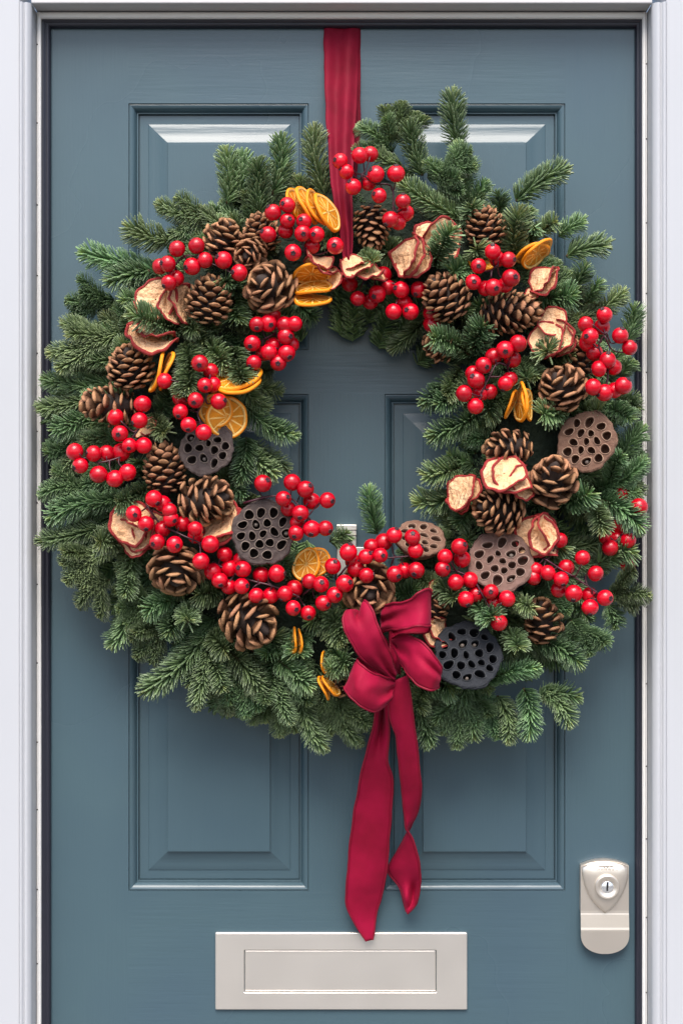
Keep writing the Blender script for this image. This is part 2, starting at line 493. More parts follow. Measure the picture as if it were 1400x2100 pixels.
# bright metal knocker foot seen through the ring
kn = MB()
def kb(x0, x1, y0, y1, d):
    kn.box(xx(x0), xx(x1), -d, -0.0003, zz(y1), zz(y0))
kb(690, 731, 1076, 1087, .012); kb(690.4, 730.5, 1088, 1098, .0105); kb(691, 730, 1099, 1190, .009); kb(700, 748, 1122, 1180, .0065)
k_ = dpart('knocker', kn, M['nickel'])
tag(k_, 'stepped bright metal knocker foot showing through the ring')
mdf = k_.modifiers.new('bevel', 'BEVEL'); mdf.width = 0.0006; mdf.segments = 2

# ------------------------------------------------------------------ door frame
fr = empty('door_frame', (0, -0.045, 0), 'white moulded door frame with dark seal around the blue door', 'door frame')
FMi = fr.matrix_basis.inverted()
def fpart(name, mb, mats, parent=None, smooth=False, bev=0):
    me = mb.me(name, mats, smooth); me.transform(FMi)
    o = obj(name, me, parent or fr)
    if bev:
        m = o.modifiers.new('bevel', 'BEVEL'); m.width = bev; m.segments = 3; m.limit_method = 'ANGLE'
        for p in me.polygons: p.use_smooth = False
    return o
xjl, xjr = P(74, 0, .016).x, P(1327, 0, .016).x
zj = P(0, 22, .016).z
ytop = ZT + 0.30
for sgn, xj, oe, pb in ((-1, xjl, -0.69, P(42, 0, .045).x), (1, xjr, 0.69, P(1364, 0, .045).x)):
    b = MB(); b.box(min(pb, oe), max(pb, oe), -.047, 0.05, 0.012, ytop); fpart('pilaster_board', b, M['white'], bev=.002)
    # moulded band: profile across x, swept up
    wv = abs(pb - xj)
    pf = [(0, .0405), (.04, .0425), (.10, .0442), (.30, .0470), (.42, .0480), (.55, .0476), (.62, .0455), (.66, .0452), (.72, .0490), (.85, .0505), (.95, .0500), (1.0, .0485), (1.0, .02)]
    b = MB()
    lo = [Vector((xj + sgn * t * wv, -d, 0.012)) for t, d in pf]; hi = [Vector((p.x, p.y, zj + .0006)) for p in lo]
    if sgn < 0: b.rings([hi, lo], closed=False)
    else: b.rings([lo, hi], closed=False)
    fpart('architrave', b, M['white'], smooth=True)
    b = MB(); b.box(min(xj, xj + sgn*.03), max(xj, xj + sgn*.03), -.0402, .05, .012, zj); fpart('jamb', b, M['white'])
    # weather strip with groove and screws
    xa, xb = P(75.5 if sgn < 0 else 1326, 0, .016).x, P(84.5 if sgn < 0 else 1316.5, 0, .016).x
    b = MB()
    f = lambda t: xa + (xb - xa) * t
    for (t0, t1, d) in ((0, .30, .0150), (.30, .40, .0136), (.40, .85, .0172), (.85, 1, .0158)):
        b.box(min(f(t0), f(t1)), max(f(t0), f(t1)), -d, .0, .012, zj - .0016)
    ws = fpart('weather_strip', b, M['strip'], bev=.0004)
    b = MB(); xg = P(73.2 if sgn < 0 else 1328, 0, .016).x
    b.box(min(xj, xa), max(xj, xa), -.0118, 0, .012, zj - .0010); fpart('groove', b, M['strip_dark'])
    sx = f(.15)
    for py in range(92 if sgn < 0 else 140, 3200, 158):
        zc = CZ - (py + random.uniform(-14, 14) - 1050) * S * .992
        if zc < .05: break
        b = MB(); n = 10
        b.rings([[Vector((sx + r*cos(2*pi*k/n), -.0150 - hgt, zc + r*sin(2*pi*k/n))) for k in range(n)] for r, hgt in ((.0009, .0002), (.0008, .0005), (.0004, .0006))], False, True)
        fpart('screw', b, M['screw'], ws)
    # dark seal
    xa, xb = P(84.6 if sgn < 0 else 1316.4, 0, .010).x, P(104 if sgn < 0 else 1302, 0, .006).x
    b = MB()
    pf = [(0, .0105), (.12, .0118), (.3, .0112), (.5, .0096), (.56, .0086), (.62, .0094), (.8, .0090), (.92, .0070), (1, .0055), (1.0, .0004)]
    lo = [Vector((xa + t*(xb-xa), -d, .012)) for t, d in pf]; hi = [Vector((p.x, p.y, P(0, 38.5, .01).z)) for p in lo]
    b.rings([hi, lo] if sgn < 0 else [lo, hi], closed=False)
    fpart('door_seal', b, M['paint_d'], smooth=True)
# head
b = MB(); b.box(xjl - .0003, xjr + .0003, -.0450, .05, zj, ytop - .001); fpart('head_board', b, M['white_h'], bev=.0018)
b = MB(); b.box(xjl + .001, xjr - .001, -.0118, 0, P(0, 24.2, .016).z, zj - .0004); fpart('groove', b, M['strip_dark'])
b = MB()
za, zb_ = P(0, 24.4, .016).z, P(0, 37.5, .016).z
f = lambda t: za + (zb_ - za) * t
for t0, t1, d in ((0, .18, .0155), (.18, .26, .0142), (.26, .86, .0176), (.86, 1, .0160)):
    b.box(xjl + .004, xjr - .004, -d, 0, f(t1), f(t0))
ws = fpart('weather_strip', b, M['strip'], bev=.0004)
for px in (185, 600, 1002, 1258, 855):
    c = P(px, 21.5, .0125); bb = MB(); n = 10
    bb.rings([[Vector((c.x + r*cos(2*pi*k/n), -.0122 - hgt, c.z + .6*r*sin(2*pi*k/n))) for k in range(n)] for r, hgt in ((.0016, 0), (.0013, .0006), (.0006, .0008))], False, True)
    fpart('screw', bb, M['screw'], ws)
b = MB()
za, zb_ = P(0, 38, .010).z, P(0, 56, .006).z
pf = [(0, .0112), (.1, .0122), (.35, .0118), (.5, .0100), (.56, .0090), (.62, .0098), (.85, .0085), (1, .0058), (1, .0004)]
lo = [Vector((xjl + .006, -d, za + t*(zb_-za))) for t, d in pf]; hi = [Vector((xjr - .006, p.y, p.z)) for p in lo]
b.rings([lo, hi], closed=False); fpart('door_seal', b, M['paint_d'], smooth=True)

# ------------------------------------------------------------------ wreath: base ring and fir sprigs
WC = (705, 870)
wc3 = P(*WC, 0.05)
wreath = empty('christmas_wreath', wc3, 'large round green fir wreath hanging on the blue front door', 'wreath')
WMi = wreath.matrix_basis.inverted()
def wpart(name, me, parent=None, mtx=None):
    return obj(name, me, parent or wreath, (WMi @ mtx) if mtx is not None else None)
INNER = [(0, 190), (45, 250), (90, 245), (135, 215), (180, 170), (225, 205), (270, 262), (315, 225)]
OUTER = [(0, 590), (15, 590), (30, 560), (45, 560), (60, 548), (75, 520), (90, 500), (105, 545), (120, 535), (135, 515), (150, 530), (165, 590), (180, 600), (195, 612),
         (210, 615), (225, 625), (240, 625), (255, 625), (270, 632), (285, 640), (300, 660), (315, 655), (330, 635), (345, 605)]
def polar(tab, a):
    a %= 360
    for i in range(len(tab)):
        a0, r0 = tab[i]; a1, r1 = tab[(i+1) % len(tab)]
        if i == len(tab) - 1: a1 += 360
        if a0 <= a <= a1: return r0 + (r1 - r0) * (a - a0) / (a1 - a0)
def pol(a, r): return WC[0] + r*cos(radians(a)), WC[1] - r*sin(radians(a))
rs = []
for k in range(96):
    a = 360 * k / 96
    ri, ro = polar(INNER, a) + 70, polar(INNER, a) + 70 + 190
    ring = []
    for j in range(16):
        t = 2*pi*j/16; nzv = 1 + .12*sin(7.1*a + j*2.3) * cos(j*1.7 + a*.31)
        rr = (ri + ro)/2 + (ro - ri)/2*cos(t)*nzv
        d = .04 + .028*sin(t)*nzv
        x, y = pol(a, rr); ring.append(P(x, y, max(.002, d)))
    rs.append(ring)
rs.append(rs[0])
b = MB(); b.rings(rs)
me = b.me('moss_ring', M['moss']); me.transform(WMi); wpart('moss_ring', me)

GD, GL, GT = (0.036, 0.098, 0.034), (0.170, 0.305, 0.110), (0.25, 0.32, 0.075)
def lerp3(a, b, t): return tuple(x + (y-x)*t for x, y in zip(a, b))
def shoot(tw, nb, rnd, axis, L, dens=1.0):
    """one leafy shoot along axis(t): bark into tw, needles into nb"""
    tw.tube([axis(t/8) for t in range(9)], [.0019*(1-.55*t/8) for t in range(9)], 6)
    rows_ = (82, -82, 55, -55, 100, -100, 26, -26, 70, -70, 5)
    nn = int(L / .1 * 360 * dens)
    ph0 = [rnd.uniform(-8, 8) for _ in range(3)]
    for i in range(nn):
        t = min(1.0, (i + rnd.random()*.6) / nn)
        p = axis(t*.93); ax = (axis(min(1, t+.02)) - axis(max(0, t-.02))).normalized()
        side = ax.cross(Vector((0, 0, 1))).normalized(); up = side.cross(ax)
        # combed in rows to the sides and over the top, few below
        phi = radians(rows_[i % 11] + rnd.gauss(0, 6)) if rnd.random() < .93 else rnd.uniform(-pi, pi)
        tipf = max(0, (t - .86) / .14)
        al = radians(63 - 34*tipf + rnd.uniform(-5, 5) - 12*cos(phi) + 5*sin(t*11 + ph0[0]))
        ln = .0198 * rnd.uniform(.88, 1.08) * (1 - .38*tipf) * (.85 + .15*min(1, t*6))
        rad = side*sin(phi) + up*cos(phi)
        d0 = ax*cos(al) + rad*sin(al)
        bendv = (ax*.45 + up*.25) * ln * rnd.uniform(.05, .45)
        wv = ax.cross(rad).normalized()
        tw_a = rnd.uniform(-.6, .6); nrm = wv.cross(d0).normalized()
        wv = (wv*cos(tw_a) + nrm*sin(tw_a)).normalized(); nrm = wv.cross(d0).normalized()
        hw, ht = .00132*rnd.uniform(.85, 1.15), .00045
        cbase = lerp3(GD, GL, rnd.random()**1.2)
        if tipf > .3 and rnd.random() < .55: cbase = lerp3(cbase, GT, rnd.uniform(.2, .8))
        rings_ = []; cols = []
        for u, k in ((0.0, .55), (.25, 1), (.75, 1.0), (.95, .72), (1.0, .25)):
            c = p + d0*ln*u + bendv*u*u
            rings_.append([c + wv*hw*k, c + nrm*ht*k, c - wv*hw*k, c - nrm*ht*k*.7])
            cols.append(lerp3(cbase, lerp3(cbase, (.27, .36, .21), .5), u**2))
        nb.rings(rings_, False, True, col=cols)
def make_sprig(L, seed, bend, forks=0):
    rnd = random.Random(seed)
    rnd0 = rnd.uniform(-.4, .8)
    def axis(t): return Vector((L*t, bend*L*4*t*(1-t)*.5, .10*L*4*t*(1-t)*rnd0))
    tw, nb = MB(), MB()
    shoot(tw, nb, rnd, axis, L)
    for k in range(forks):
        sg = 1 if k % 2 else -1; t0 = rnd.uniform(.12, .38); a = radians(rnd.uniform(32, 52)) * sg
        l2 = L * rnd.uniform(.5, .68) * (1 - t0*.4); o0 = axis(t0); lift = rnd.uniform(-.1, .25)
        v = Vector((cos(a), sin(a), lift)); q = Vector((-sin(a), cos(a), 0)) * -sg * .25
        shoot(tw, nb, rnd, lambda t: o0 + v*l2*t + q*l2*t*t, l2)
    return tw.me('fir_sprig', M['twig']), nb.me('needles', M['needle'])
PROTO = {}
for L in (.045, .065, .09, .12, .15):
    PROTO[L] = [make_sprig(L, 100*k + int(L*1000), bnd) for k, bnd in enumerate((-.16, .02, .17, .08))]
FORK = [make_sprig(.12, 900 + k, bnd, 2 + k % 2) for k, bnd in enumerate((-.12, .05, .14, 0))]
NS = [0]
def sprig(bx, by, bd, tx, ty, td, roll=None, rnd=random, proto=None):
    p0, p1 = P(bx, by, bd), P(tx, ty, td)
    v = p1 - p0; ln = v.length
    L = .12 if proto else min(PROTO, key=lambda q: abs(math.log(q / max(ln, .01))))
    tm, nm = proto or rnd.choice(PROTO[L])
    x = v.normalized(); up = Vector((0, -1, 0)); up = up - x*up.dot(x)
    if up.length < .25: up = Vector((0, 0, 1)) - x*x.z
    up.normalize(); y = up.cross(x)
    a = rnd.uniform(-.6, .6) if roll is None else roll
    y, up = y*cos(a) + up*sin(a), up*cos(a) - y*sin(a)
    k = ln / L
    R = Matrix((x, y, up)).transposed().to_4x4()
    ks_ = max(.85, min(1.15, k))
    m = Matrix.Translation(p0) @ R @ Matrix.Diagonal((k, ks_, ks_, 1))
    o = wpart('fir_sprig', tm, None, m)
    n = obj('needles', nm, o); n['kind'] = 'stuff'
    NS[0] += 1
    return o

def low_growth():
    rn = random.Random(77); v, f, c = [], [], []
    for k in range(132):
        a = 360*(k + rn.uniform(-.4, .4))/132; ro = polar(OUTER, a)
        far = rn.uniform(-12, 40) if k % 3 else rn.uniform(110, 240)
        p0 = P(*pol(a + rn.uniform(-3, 3), ro - far - rn.uniform(120, 170)), .02); p1 = P(*pol(a + rn.uniform(-5, 5), ro - far), rn.uniform(.020, .048))
        ax = (p1 - p0); L = ax.length; ax.normalize(); up = Vector((0, -1, 0)); side = ax.cross(up).normalized(); up = side.cross(ax)
        for i in range(int(L*2400)):
            t = rn.random(); p = p0 + ax*L*t; sg = rn.choice((-1, 1)); tf = max(0, (t-.8)/.2)
            phi = sg*radians(rn.uniform(25, 100)); al = radians(62 - 40*tf + rn.uniform(-8, 8)); ln = .021*rn.uniform(.8, 1.1)*(1-.4*tf)
            rad = side*sin(phi) + up*cos(phi); d0 = ax*cos(al) + rad*sin(al); wv = d0.cross(up).normalized()*.0014
            nn = wv.cross(d0).normalized()*.0005; b0 = len(v); e = p + d0*ln
            v += [p + wv*.6, p - wv*.6, p + nn, p + d0*ln*.7 + wv, p + d0*ln*.7 - wv, p + d0*ln*.7 + nn, e]
            f += [(b0, b0+3, b0+5, b0+2), (b0+2, b0+5, b0+4, b0+1), (b0+1, b0+4, b0+3, b0), (b0+3, b0+6, b0+5), (b0+5, b0+6, b0+4), (b0+4, b0+6, b0+3)]
            c += [lerp3(GD, GL, rn.random()*.9)]*7
    me = mesh('fir_growth', v, f, M['needle'], col=c); me.transform(WMi)
    o = wpart('fir_growth', me); o['kind'] = 'stuff'
low_growth()
# sprigs one can pick out in the photograph: region, tip x, y, base x, y, tip depth, base depth
OUT = [
 ('B',1030,310,1130,900,.060,.050),('B',760,395,690,850,.065,.055),('B',590,580,590,1000,.080,.060),('B',320,500,330,920,.060,.05),('B',470,560,440,900,.05,.045),
 ('B',900,720,980,900,.06,.05),('A',1010,910,1480,1010,.06,.05),('A',800,1110,1120,1230,.075,.055),('A',410,1310,1010,1460,.060,.05),('A',290,1700,680,1690,.05,.045),
 ('A',650,1540,960,1460,.075,.06),('A',740,1690,960,1720,.085,.06),('E',140,300,720,140,.075,.055),('E',125,500,480,570,.055,.05),('E',85,735,460,660,.055,.045),
 ('E',205,900,470,800,.07,.05),('E',140,1080,330,1040,.05,.04),('E',235,1290,370,1110,.05,.045),('E',75,1430,440,1380,.055,.045),('E',165,1610,600,1480,.072,.055),
 ('E',75,1790,580,1680,.07,.05),('E',540,1790,700,1780,.105,.06),('E',700,1490,960,1380,.12,.07),('E',440,1020,660,960,.07,.05),('E',430,350,640,330,.06,.05),
 ('Q',285,960,580,690,.075,.055),('Q',390,1150,640,930,.06,.05),('Q',770,1060,830,740,.09,.06),('Q',690,1175,1010,1120,.07,.055),('Q',670,1440,800,1180,.05,.045),
 ('Q',845,1560,1120,1280,.065,.055),('Q',900,1830,1400,1380,.085,.06),('Q',1270,1270,1330,1150,.12,.06),('Q',940,1190,1190,1080,.085,.06),
 ('I',80,1970,190,1420,.085,.06),('I',370,2010,310,1600,.06,.05),('I',500,2040,400,1620,.07,.055),('I',620,1840,360,1500,.09,.065),('I',850,2090,690,1640,.09,.06),
 ('I',90,1040,300,980,.10,.06),('I',620,1530,760,1380,.085,.06),('I',1000,1800,720,1560,.10,.065),('I',1270,1440,1040,1210,.115,.07),('I',900,1530,960,1340,.105,.065),
 ('I',1120,1640,1300,1590,.12,.07),('I',330,1500,240,1360,.10,.06),
 ('P',575,1512,560,1400,.05,.045),('P',665,1540,615,1410,.07,.055),('P',742,1530,695,1420,.065,.05),('P',700,1500,660,1420,.06,.05),
 ('J',870,2050,720,1690,.075,.055),('J',1070,2090,1140,1560,.08,.06),('J',1040,1600,800,1600,.10,.06),('J',1220,1900,1190,1600,.07,.055),('J',780,1780,820,1600,.09,.06),
 ('J',200,1200,60,1010,.11,.07),('J',200,1420,80,1290,.115,.07),
 ('K',160,2010,60,1630,.065,.05),('K',240,2020,150,1660,.075,.055),('K',400,1990,360,1600,.085,.06),('K',730,1890,500,1600,.08,.055),('K',780,1660,480,1690,.07,.055),
 ('K',825,1410,480,1220,.10,.065),('K',490,1430,60,1540,.105,.065),('K',900,1350,740,1060,.075,.055),('K',1030,1220,800,1130,.06,.05),('K',1090,1110,1020,930,.055,.045),
 ('K',1385,870,1050,850,.075,.05),('K',1235,500,960,610,.085,.055),('K',1305,330,960,90,.095,.06),('K',1000,360,860,90,.10,.06),('K',900,40,690,120,.11,.07),
 ('K',440,960,260,900,.13,.08),('K',110,1060,20,940,.135,.09),('K',320,1290,250,1170,.12,.08),('K',680,470,560,560,.10,.06),
 ('L',1265,770,860,1010,.09,.055),('L',1220,550,1060,780,.05,.045),('L',1210,1070,1060,950,.05,.045),('L',1205,380,1010,340,.075,.05),('L',900,380,740,400,.10,.06),
 ('L',420,430,560,400,.115,.07),('L',1140,470,960,380,.09,.06),
 ('D',1150,1170,970,1330,.06,.05),('D',1230,1290,1180,1560,.05,.04),('D',1005,790,700,880,.055,.05),('D',830,600,640,720,.055,.045),('D',690,180,300,440,.06,.05),
 ('D',150,370,160,560,.07,.055),('D',340,500,310,930,.115,.07),('D',770,1180,480,1190,.10,.065),('D',850,960,740,1180,.08,.06),('D',450,640,420,760,.08,.06),('D',960,1080,860,1250,.07,.055),
 ('D',1260,2000,1080,2060,.06,.05),('D',420,500,300,640,.07,.055),('D',620,600,480,720,.08,.06),('D',760,1660,560,1720,.09,.06),('D',1230,1720,1130,1840,.05,.045),
 ('C',1040,45,1090,480,.055,.05),('C',1090,420,1150,900,.06,.05),('C',640,110,600,440,.045,.04),('C',690,290,800,700,.060,.05),('C',270,310,560,520,.05,.04),('C',430,540,640,620,.06,.05),
 ('C',1240,630,840,720,.075,.055),('C',630,760,1120,1050,.09,.06),('C',1190,930,1200,1080,.11,.07),('C',1290,760,1200,960,.055,.045),
 ('C',1050,1120,900,1420,.155,.10),('C',420,1400,340,1360,.125,.09),('C',1020,1460,1180,1400,.12,.08),('C',1240,1260,1290,1420,.12,.08),
 ('C',560,2090,810,1850,.045,.04),('C',520,1280,680,1230,.08,.06),
 ('G',330,1080,600,830,.085,.06),('G',390,1340,760,1180,.085,.06),('G',400,560,700,690,.125,.08),('G',830,450,760,660,.125,.08),('G',540,1490,740,1560,.07,.055),('G',360,1660,640,1590,.085,.06),
 ('G',290,1870,600,1810,.07,.055),('G',700,1300,760,1480,.06,.05),('G',450,1090,640,960,.09,.06),('G',840,1180,980,1000,.10,.065),('G',1240,880,1100,760,.10,.065),('G',1330,680,1240,620,.12,.07),
 ('G',620,2060,760,1900,.08,.06),('G',1160,900,1080,820,.11,.07),('G',520,1020,640,800,.10,.06),
 ('J',370,10,440,370,.06,.05),('J',200,350,60,430,.06,.05),
 ('F',970,960,540,700,.085,.055),('F',890,1210,600,1030,.045,.04),('F',510,1320,560,960,.085,.06),('F',790,1260,580,1080,.075,.055),('F',540,1430,420,1290,.08,.06),('F',830,600,640,530,.05,.045),
 ('F',780,420,680,400,.05,.045),('F',100,620,90,210,.145,.085),('F',390,390,270,230,.12,.08),('F',540,520,450,240,.14,.09),('F',180,110,20,60,.115,.07),('F',850,1900,900,2060,.10,.07),('F',720,730,540,560,.06,.05),
 ('E',1230,640,1290,300,.14,.09),('E',1100,930,1000,760,.12,.075),('E',1120,590,1020,780,.10,.07),
 ('A',800,1800,1180,1930,.140,.085),('A',1380,1780,1480,1960,.11,.07),('B',290,1530,420,1640,.125,.08),('B',430,1860,400,1640,.10,.07),('B',1040,1840,900,1690,.06,.05),('B',150,2040,60,1880,.10,.07),
 ('J',900,770,760,760,.09,.06),('J',760,800,600,880,.09,.06),('J',1060,900,960,800,.125,.08),('J',1340,1060,1230,950,.13,.09),
]
rS = random.Random(5)
for reg, tx, ty, bx, by, td, bd_ in OUT:
    t = Z(reg, tx, ty); q = Z(reg, bx, by)
    far_ = math.dist(t, q)
    sprig(q[0], q[1], bd_, t[0], t[1], td, rnd=rS, proto=rS.choice(FORK) if td <= .09 and far_ > 75 and rS.random() < .62 and math.dist(t, WC) > 400 else None)
# the dense growth between them
for k in range(52):
    a = 360*(k + rS.uniform(-.3, .3))/52
    ro = polar(OUTER, a)
    b0 = pol(a + rS.uniform(-4, 4), ro - rS.uniform(150, 200)); t0 = pol(a + rS.uniform(-5, 5), ro - rS.uniform(10, 50))
    sprig(*b0, .035, *t0, rS.uniform(.03, .06), rnd=rS, proto=rS.choice(FORK))
for k in range(34):
    a = 360*(k + rS.uniform(-.3, .3))/34
    if 48 < a < 132: continue
    ri = polar(INNER, a)
    b0 = pol(a + rS.uniform(-8, 8), ri + rS.uniform(120, 150)); t0 = pol(a + rS.uniform(-6, 6), ri + rS.uniform(25, 55))
    sprig(*b0, .04, *t0, rS.uniform(.035, .07), rnd=rS, proto=rS.choice(FORK))
for k, a in enumerate((122, 128, 134, 139, 145, 151, 157, 163, 24, 31, 38, 46, 53, 60, 68, 110)):
    if NS[0] >= 298: break
    ro = polar(OUTER, a); b0 = pol(a + rS.uniform(-3, 3), ro - rS.uniform(140, 170)); t0 = pol(a + rS.uniform(-3, 3), ro + rS.uniform(-12, 16))
    sprig(*b0, .04, *t0, rS.uniform(.04, .06), rnd=rS, proto=FORK[k % 4])
while NS[0] < 298:
    a = rS.uniform(0, 360); ri, ro = polar(INNER, a), polar(OUTER, a)
    r = rS.uniform(ri + 90, ro - 110)
    b0 = pol(a, r); q = rS.uniform(0, 2*pi); ln = rS.uniform(20, 75)
    sprig(*b0, .045, b0[0] + ln*cos(q), b0[1] + ln*sin(q), rS.uniform(.075, .09), rnd=rS)

# ------------------------------------------------------------------ pine cones
def scale_mesh(kind):
    b = MB()
    if kind == 'open':
        prof = [(0, .05, .02, 0, .05), (.45, .15, .028, .0, .12), (.72, .26, .032, .02, .30), (.86, .33, .060, .04, .22), (.95, .31, .085, .06, .85), (1.03, .18, .050, .07, 1)]
    else:
        prof = [(0, .05, .03, 0, 0), (.5, .16, .05, .0, 0), (.78, .25, .065, .02, .1), (.88, .30, .085, .035, .9), (.98, .21, .07, .055, 1), (1.07, .04, .018, .06, .7)]
    dk, tn = (.030, .013, .008), (.36, .178, .088)
    rs, cs = [], []
    for x, wd, th, zc, c in prof:
        rs.append([(x, wd*cos(a), zc + th*sin(a)*(1 if sin(a) > 0 else .8)) for a in (0, pi/3, 2*pi/3, pi, 4*pi/3, 5*pi/3)])
        cs.append(lerp3(dk, tn, c))
    b.rings(rs, False, True, col=cs)
    return b.me('scale', M['cone'])
SCALE = {'open': scale_mesh('open'), 'closed': scale_mesh('closed')}
cb = MB(); cb.rings([[Vector((r*cos(2*pi*k/10), r*sin(2*pi*k/10), z)) for k in range(10)] for r, z in ((.08, -.5), (.22, -.40), (.30, -.15), (.26, .1), (.16, .32), (.04, .46))], True, True)
CORE = cb.me('core', M['core'])
# x, y, width, length, axis (right, up, towards camera), kind, depth, label
CONES = [
 (459,490,84,88,(.35,.75,.5),'open',.100,'small open pine cone, uppermost on the wreath\'s upper left, above the row of berries'),
 (537,476,80,86,(-.25,.8,.5),'closed',.100,'pine cone half hidden behind a berry, left of the fan of orange slices'),
 (514,520,74,70,(-.3,-.45,.8),'open',.110,'small pine cone wedged between two others, upper left of the wreath'),
 (552,588,108,96,(-.5,.35,.75),'open',.122,'wide open pine cone left of the flat pair of orange slices'),
 (429,615,98,108,(.15,.85,.28),'closed',.114,'plump pine cone beside the round dried apple slice, upper left'),
 (268,752,100,96,(-.1,.75,.4),'closed',.102,'pine cone left of the upright orange slice, under a curled apple slice'),
 (222,830,92,122,(-.95,.0,.25),'open',.098,'pine cone lying sideways at the wreath\'s far left, its tip pointing left'),
 (337,960,90,114,(-.1,.9,.05),'closed',.106,'pine cone standing left of the upper grey seed pod'),
 (423,1027,106,120,(.85,.15,.35),'open',.120,'open pine cone lying between the two grey seed pods on the left'),
 (362,1170,118,96,(.1,-.65,.65),'open',.108,'open pine cone below the lower left apple slices and berries'),
 (511,1273,118,136,(.65,-.35,.6),'open',.108,'large open pine cone at lower left, hanging under a row of berries'),
 (757,1207,108,104,(.0,-.35,.85),'open',.108,'pine cone directly above the velvet bow, berries across its top'),
 (762,467,78,102,(.05,-.95,.12),'closed',.102,'upright pine cone just right of the hanging ribbon'),
 (995,465,86,90,(-.3,.8,.3),'closed',.100,'pine cone at the upper right, above the tight bunch of berries'),
 (913,608,100,108,(-.55,.65,.3),'closed',.118,'tilted pine cone at the top right edge of the wreath\'s hole'),
 (1046,640,92,136,(.95,.05,.2),'closed',.108,'long pine cone lying sideways under the tight bunch of berries'),
 (1150,795,102,96,(-.4,.6,.6),'open',.110,'open pine cone at right, above the round brown seed pod'),
 (1190,735,70,104,(.2,.9,.05),'closed',.084,'shadowed pine cone behind the tall right hand berry spray'),
 (1040,918,80,114,(-.9,-.1,.4),'open',.110,'pine cone on its side behind the large curled apple slice, right'),
 (1131,984,102,124,(.05,.6,.75),'open',.120,'broad pine cone facing out below the round brown seed pod'),
 (1020,1046,102,116,(-.75,.15,.45),'closed',.112,'pine cone under the large curled apple slice, above the mauve seed pod'),
 (1111,1272,82,106,(-.1,.8,.45),'open',.086,'dark pine cone at lower right, below the trailing berry spray'),
 (893,1250,56,74,(.2,.7,.4),'open',.086,'small pine cone peeping out right of the velvet bow'),
 (900,708,70,76,(-.8,.3,.3),'open',.084,'pine cone mostly covered by fir tips at the hole\'s right edge'),
 (694,1405,52,48,(.3,.2,.8),'open',.086,'tiny pine cone peeping out left of the bow\'s lower loop'),
]
for cx, cy_, W, H, ax, kind, d, label in CONES:
    rn = random.Random(int(cx*7 + cy_))
    w_, h_ = pxs(W, d), pxs(H, d)
    t = empty('pine_cone', P(cx, cy_, d), label, 'pine cone', 'pine cones on the wreath')
    R = frame(view(*ax), Vector((rn.uniform(-1, 1), rn.uniform(-1, 1), rn.uniform(-1, 1))))
    t.matrix_basis = Matrix.Translation(P(cx, cy_, d)) @ R
    c = obj('core', CORE, t, Matrix.Diagonal((w_*.9, w_*.9, h_*.95, 1)))
    N = 43 if kind == 'open' else 66
    for i in range(N):
        u = -.93 + 1.9*(i + .5)/N
        u = min(.97, u)
        rr = sqrt(max(.0, 1 - u*u)) * (1 - .16*u) * (1.0 if kind == 'closed' else rn.uniform(.84, 1.12))
        a = i*2.39996 + rn.uniform(-.05, .05)
        tip = Vector((rr*w_/2*cos(a), rr*w_/2*sin(a), u*h_/2))
        lift = .20 if kind == 'open' else .34
        br = .10*w_*sqrt(max(.05, 1-u*u)); bz = u*h_/2*.62 - lift*h_*.5*(1 if u > -.5 else .35)
        bs = Vector((br*cos(a), br*sin(a), bz))
        if kind == 'open': bs = Vector((.03*w_*cos(a), .03*w_*sin(a), u*h_*.5*.42 - .13*h_))
        v = tip - bs; ln = v.length
        x = v.normalized(); zl = Vector((0, 0, 1)) - x*x.z
        if zl.length < .15: zl = Vector((-cos(a), -sin(a), 0)) - x*x.dot(Vector((-cos(a), -sin(a), 0)))
        zl.normalize(); y = zl.cross(x)
        q = rn.uniform(-.22, .22); y, zl = y*cos(q) + zl*sin(q), zl*cos(q) - y*sin(q)
        wd = (.60*w_ if kind == 'open' else .50*w_) * (.55 + .45*sqrt(max(0, 1-u*u))) * rn.uniform(.9, 1.1) * .92
        m = Matrix((x*ln, y*wd, zl*wd)).transposed().to_4x4(); m.translation = bs
        obj('scale', SCALE[kind], t, m)

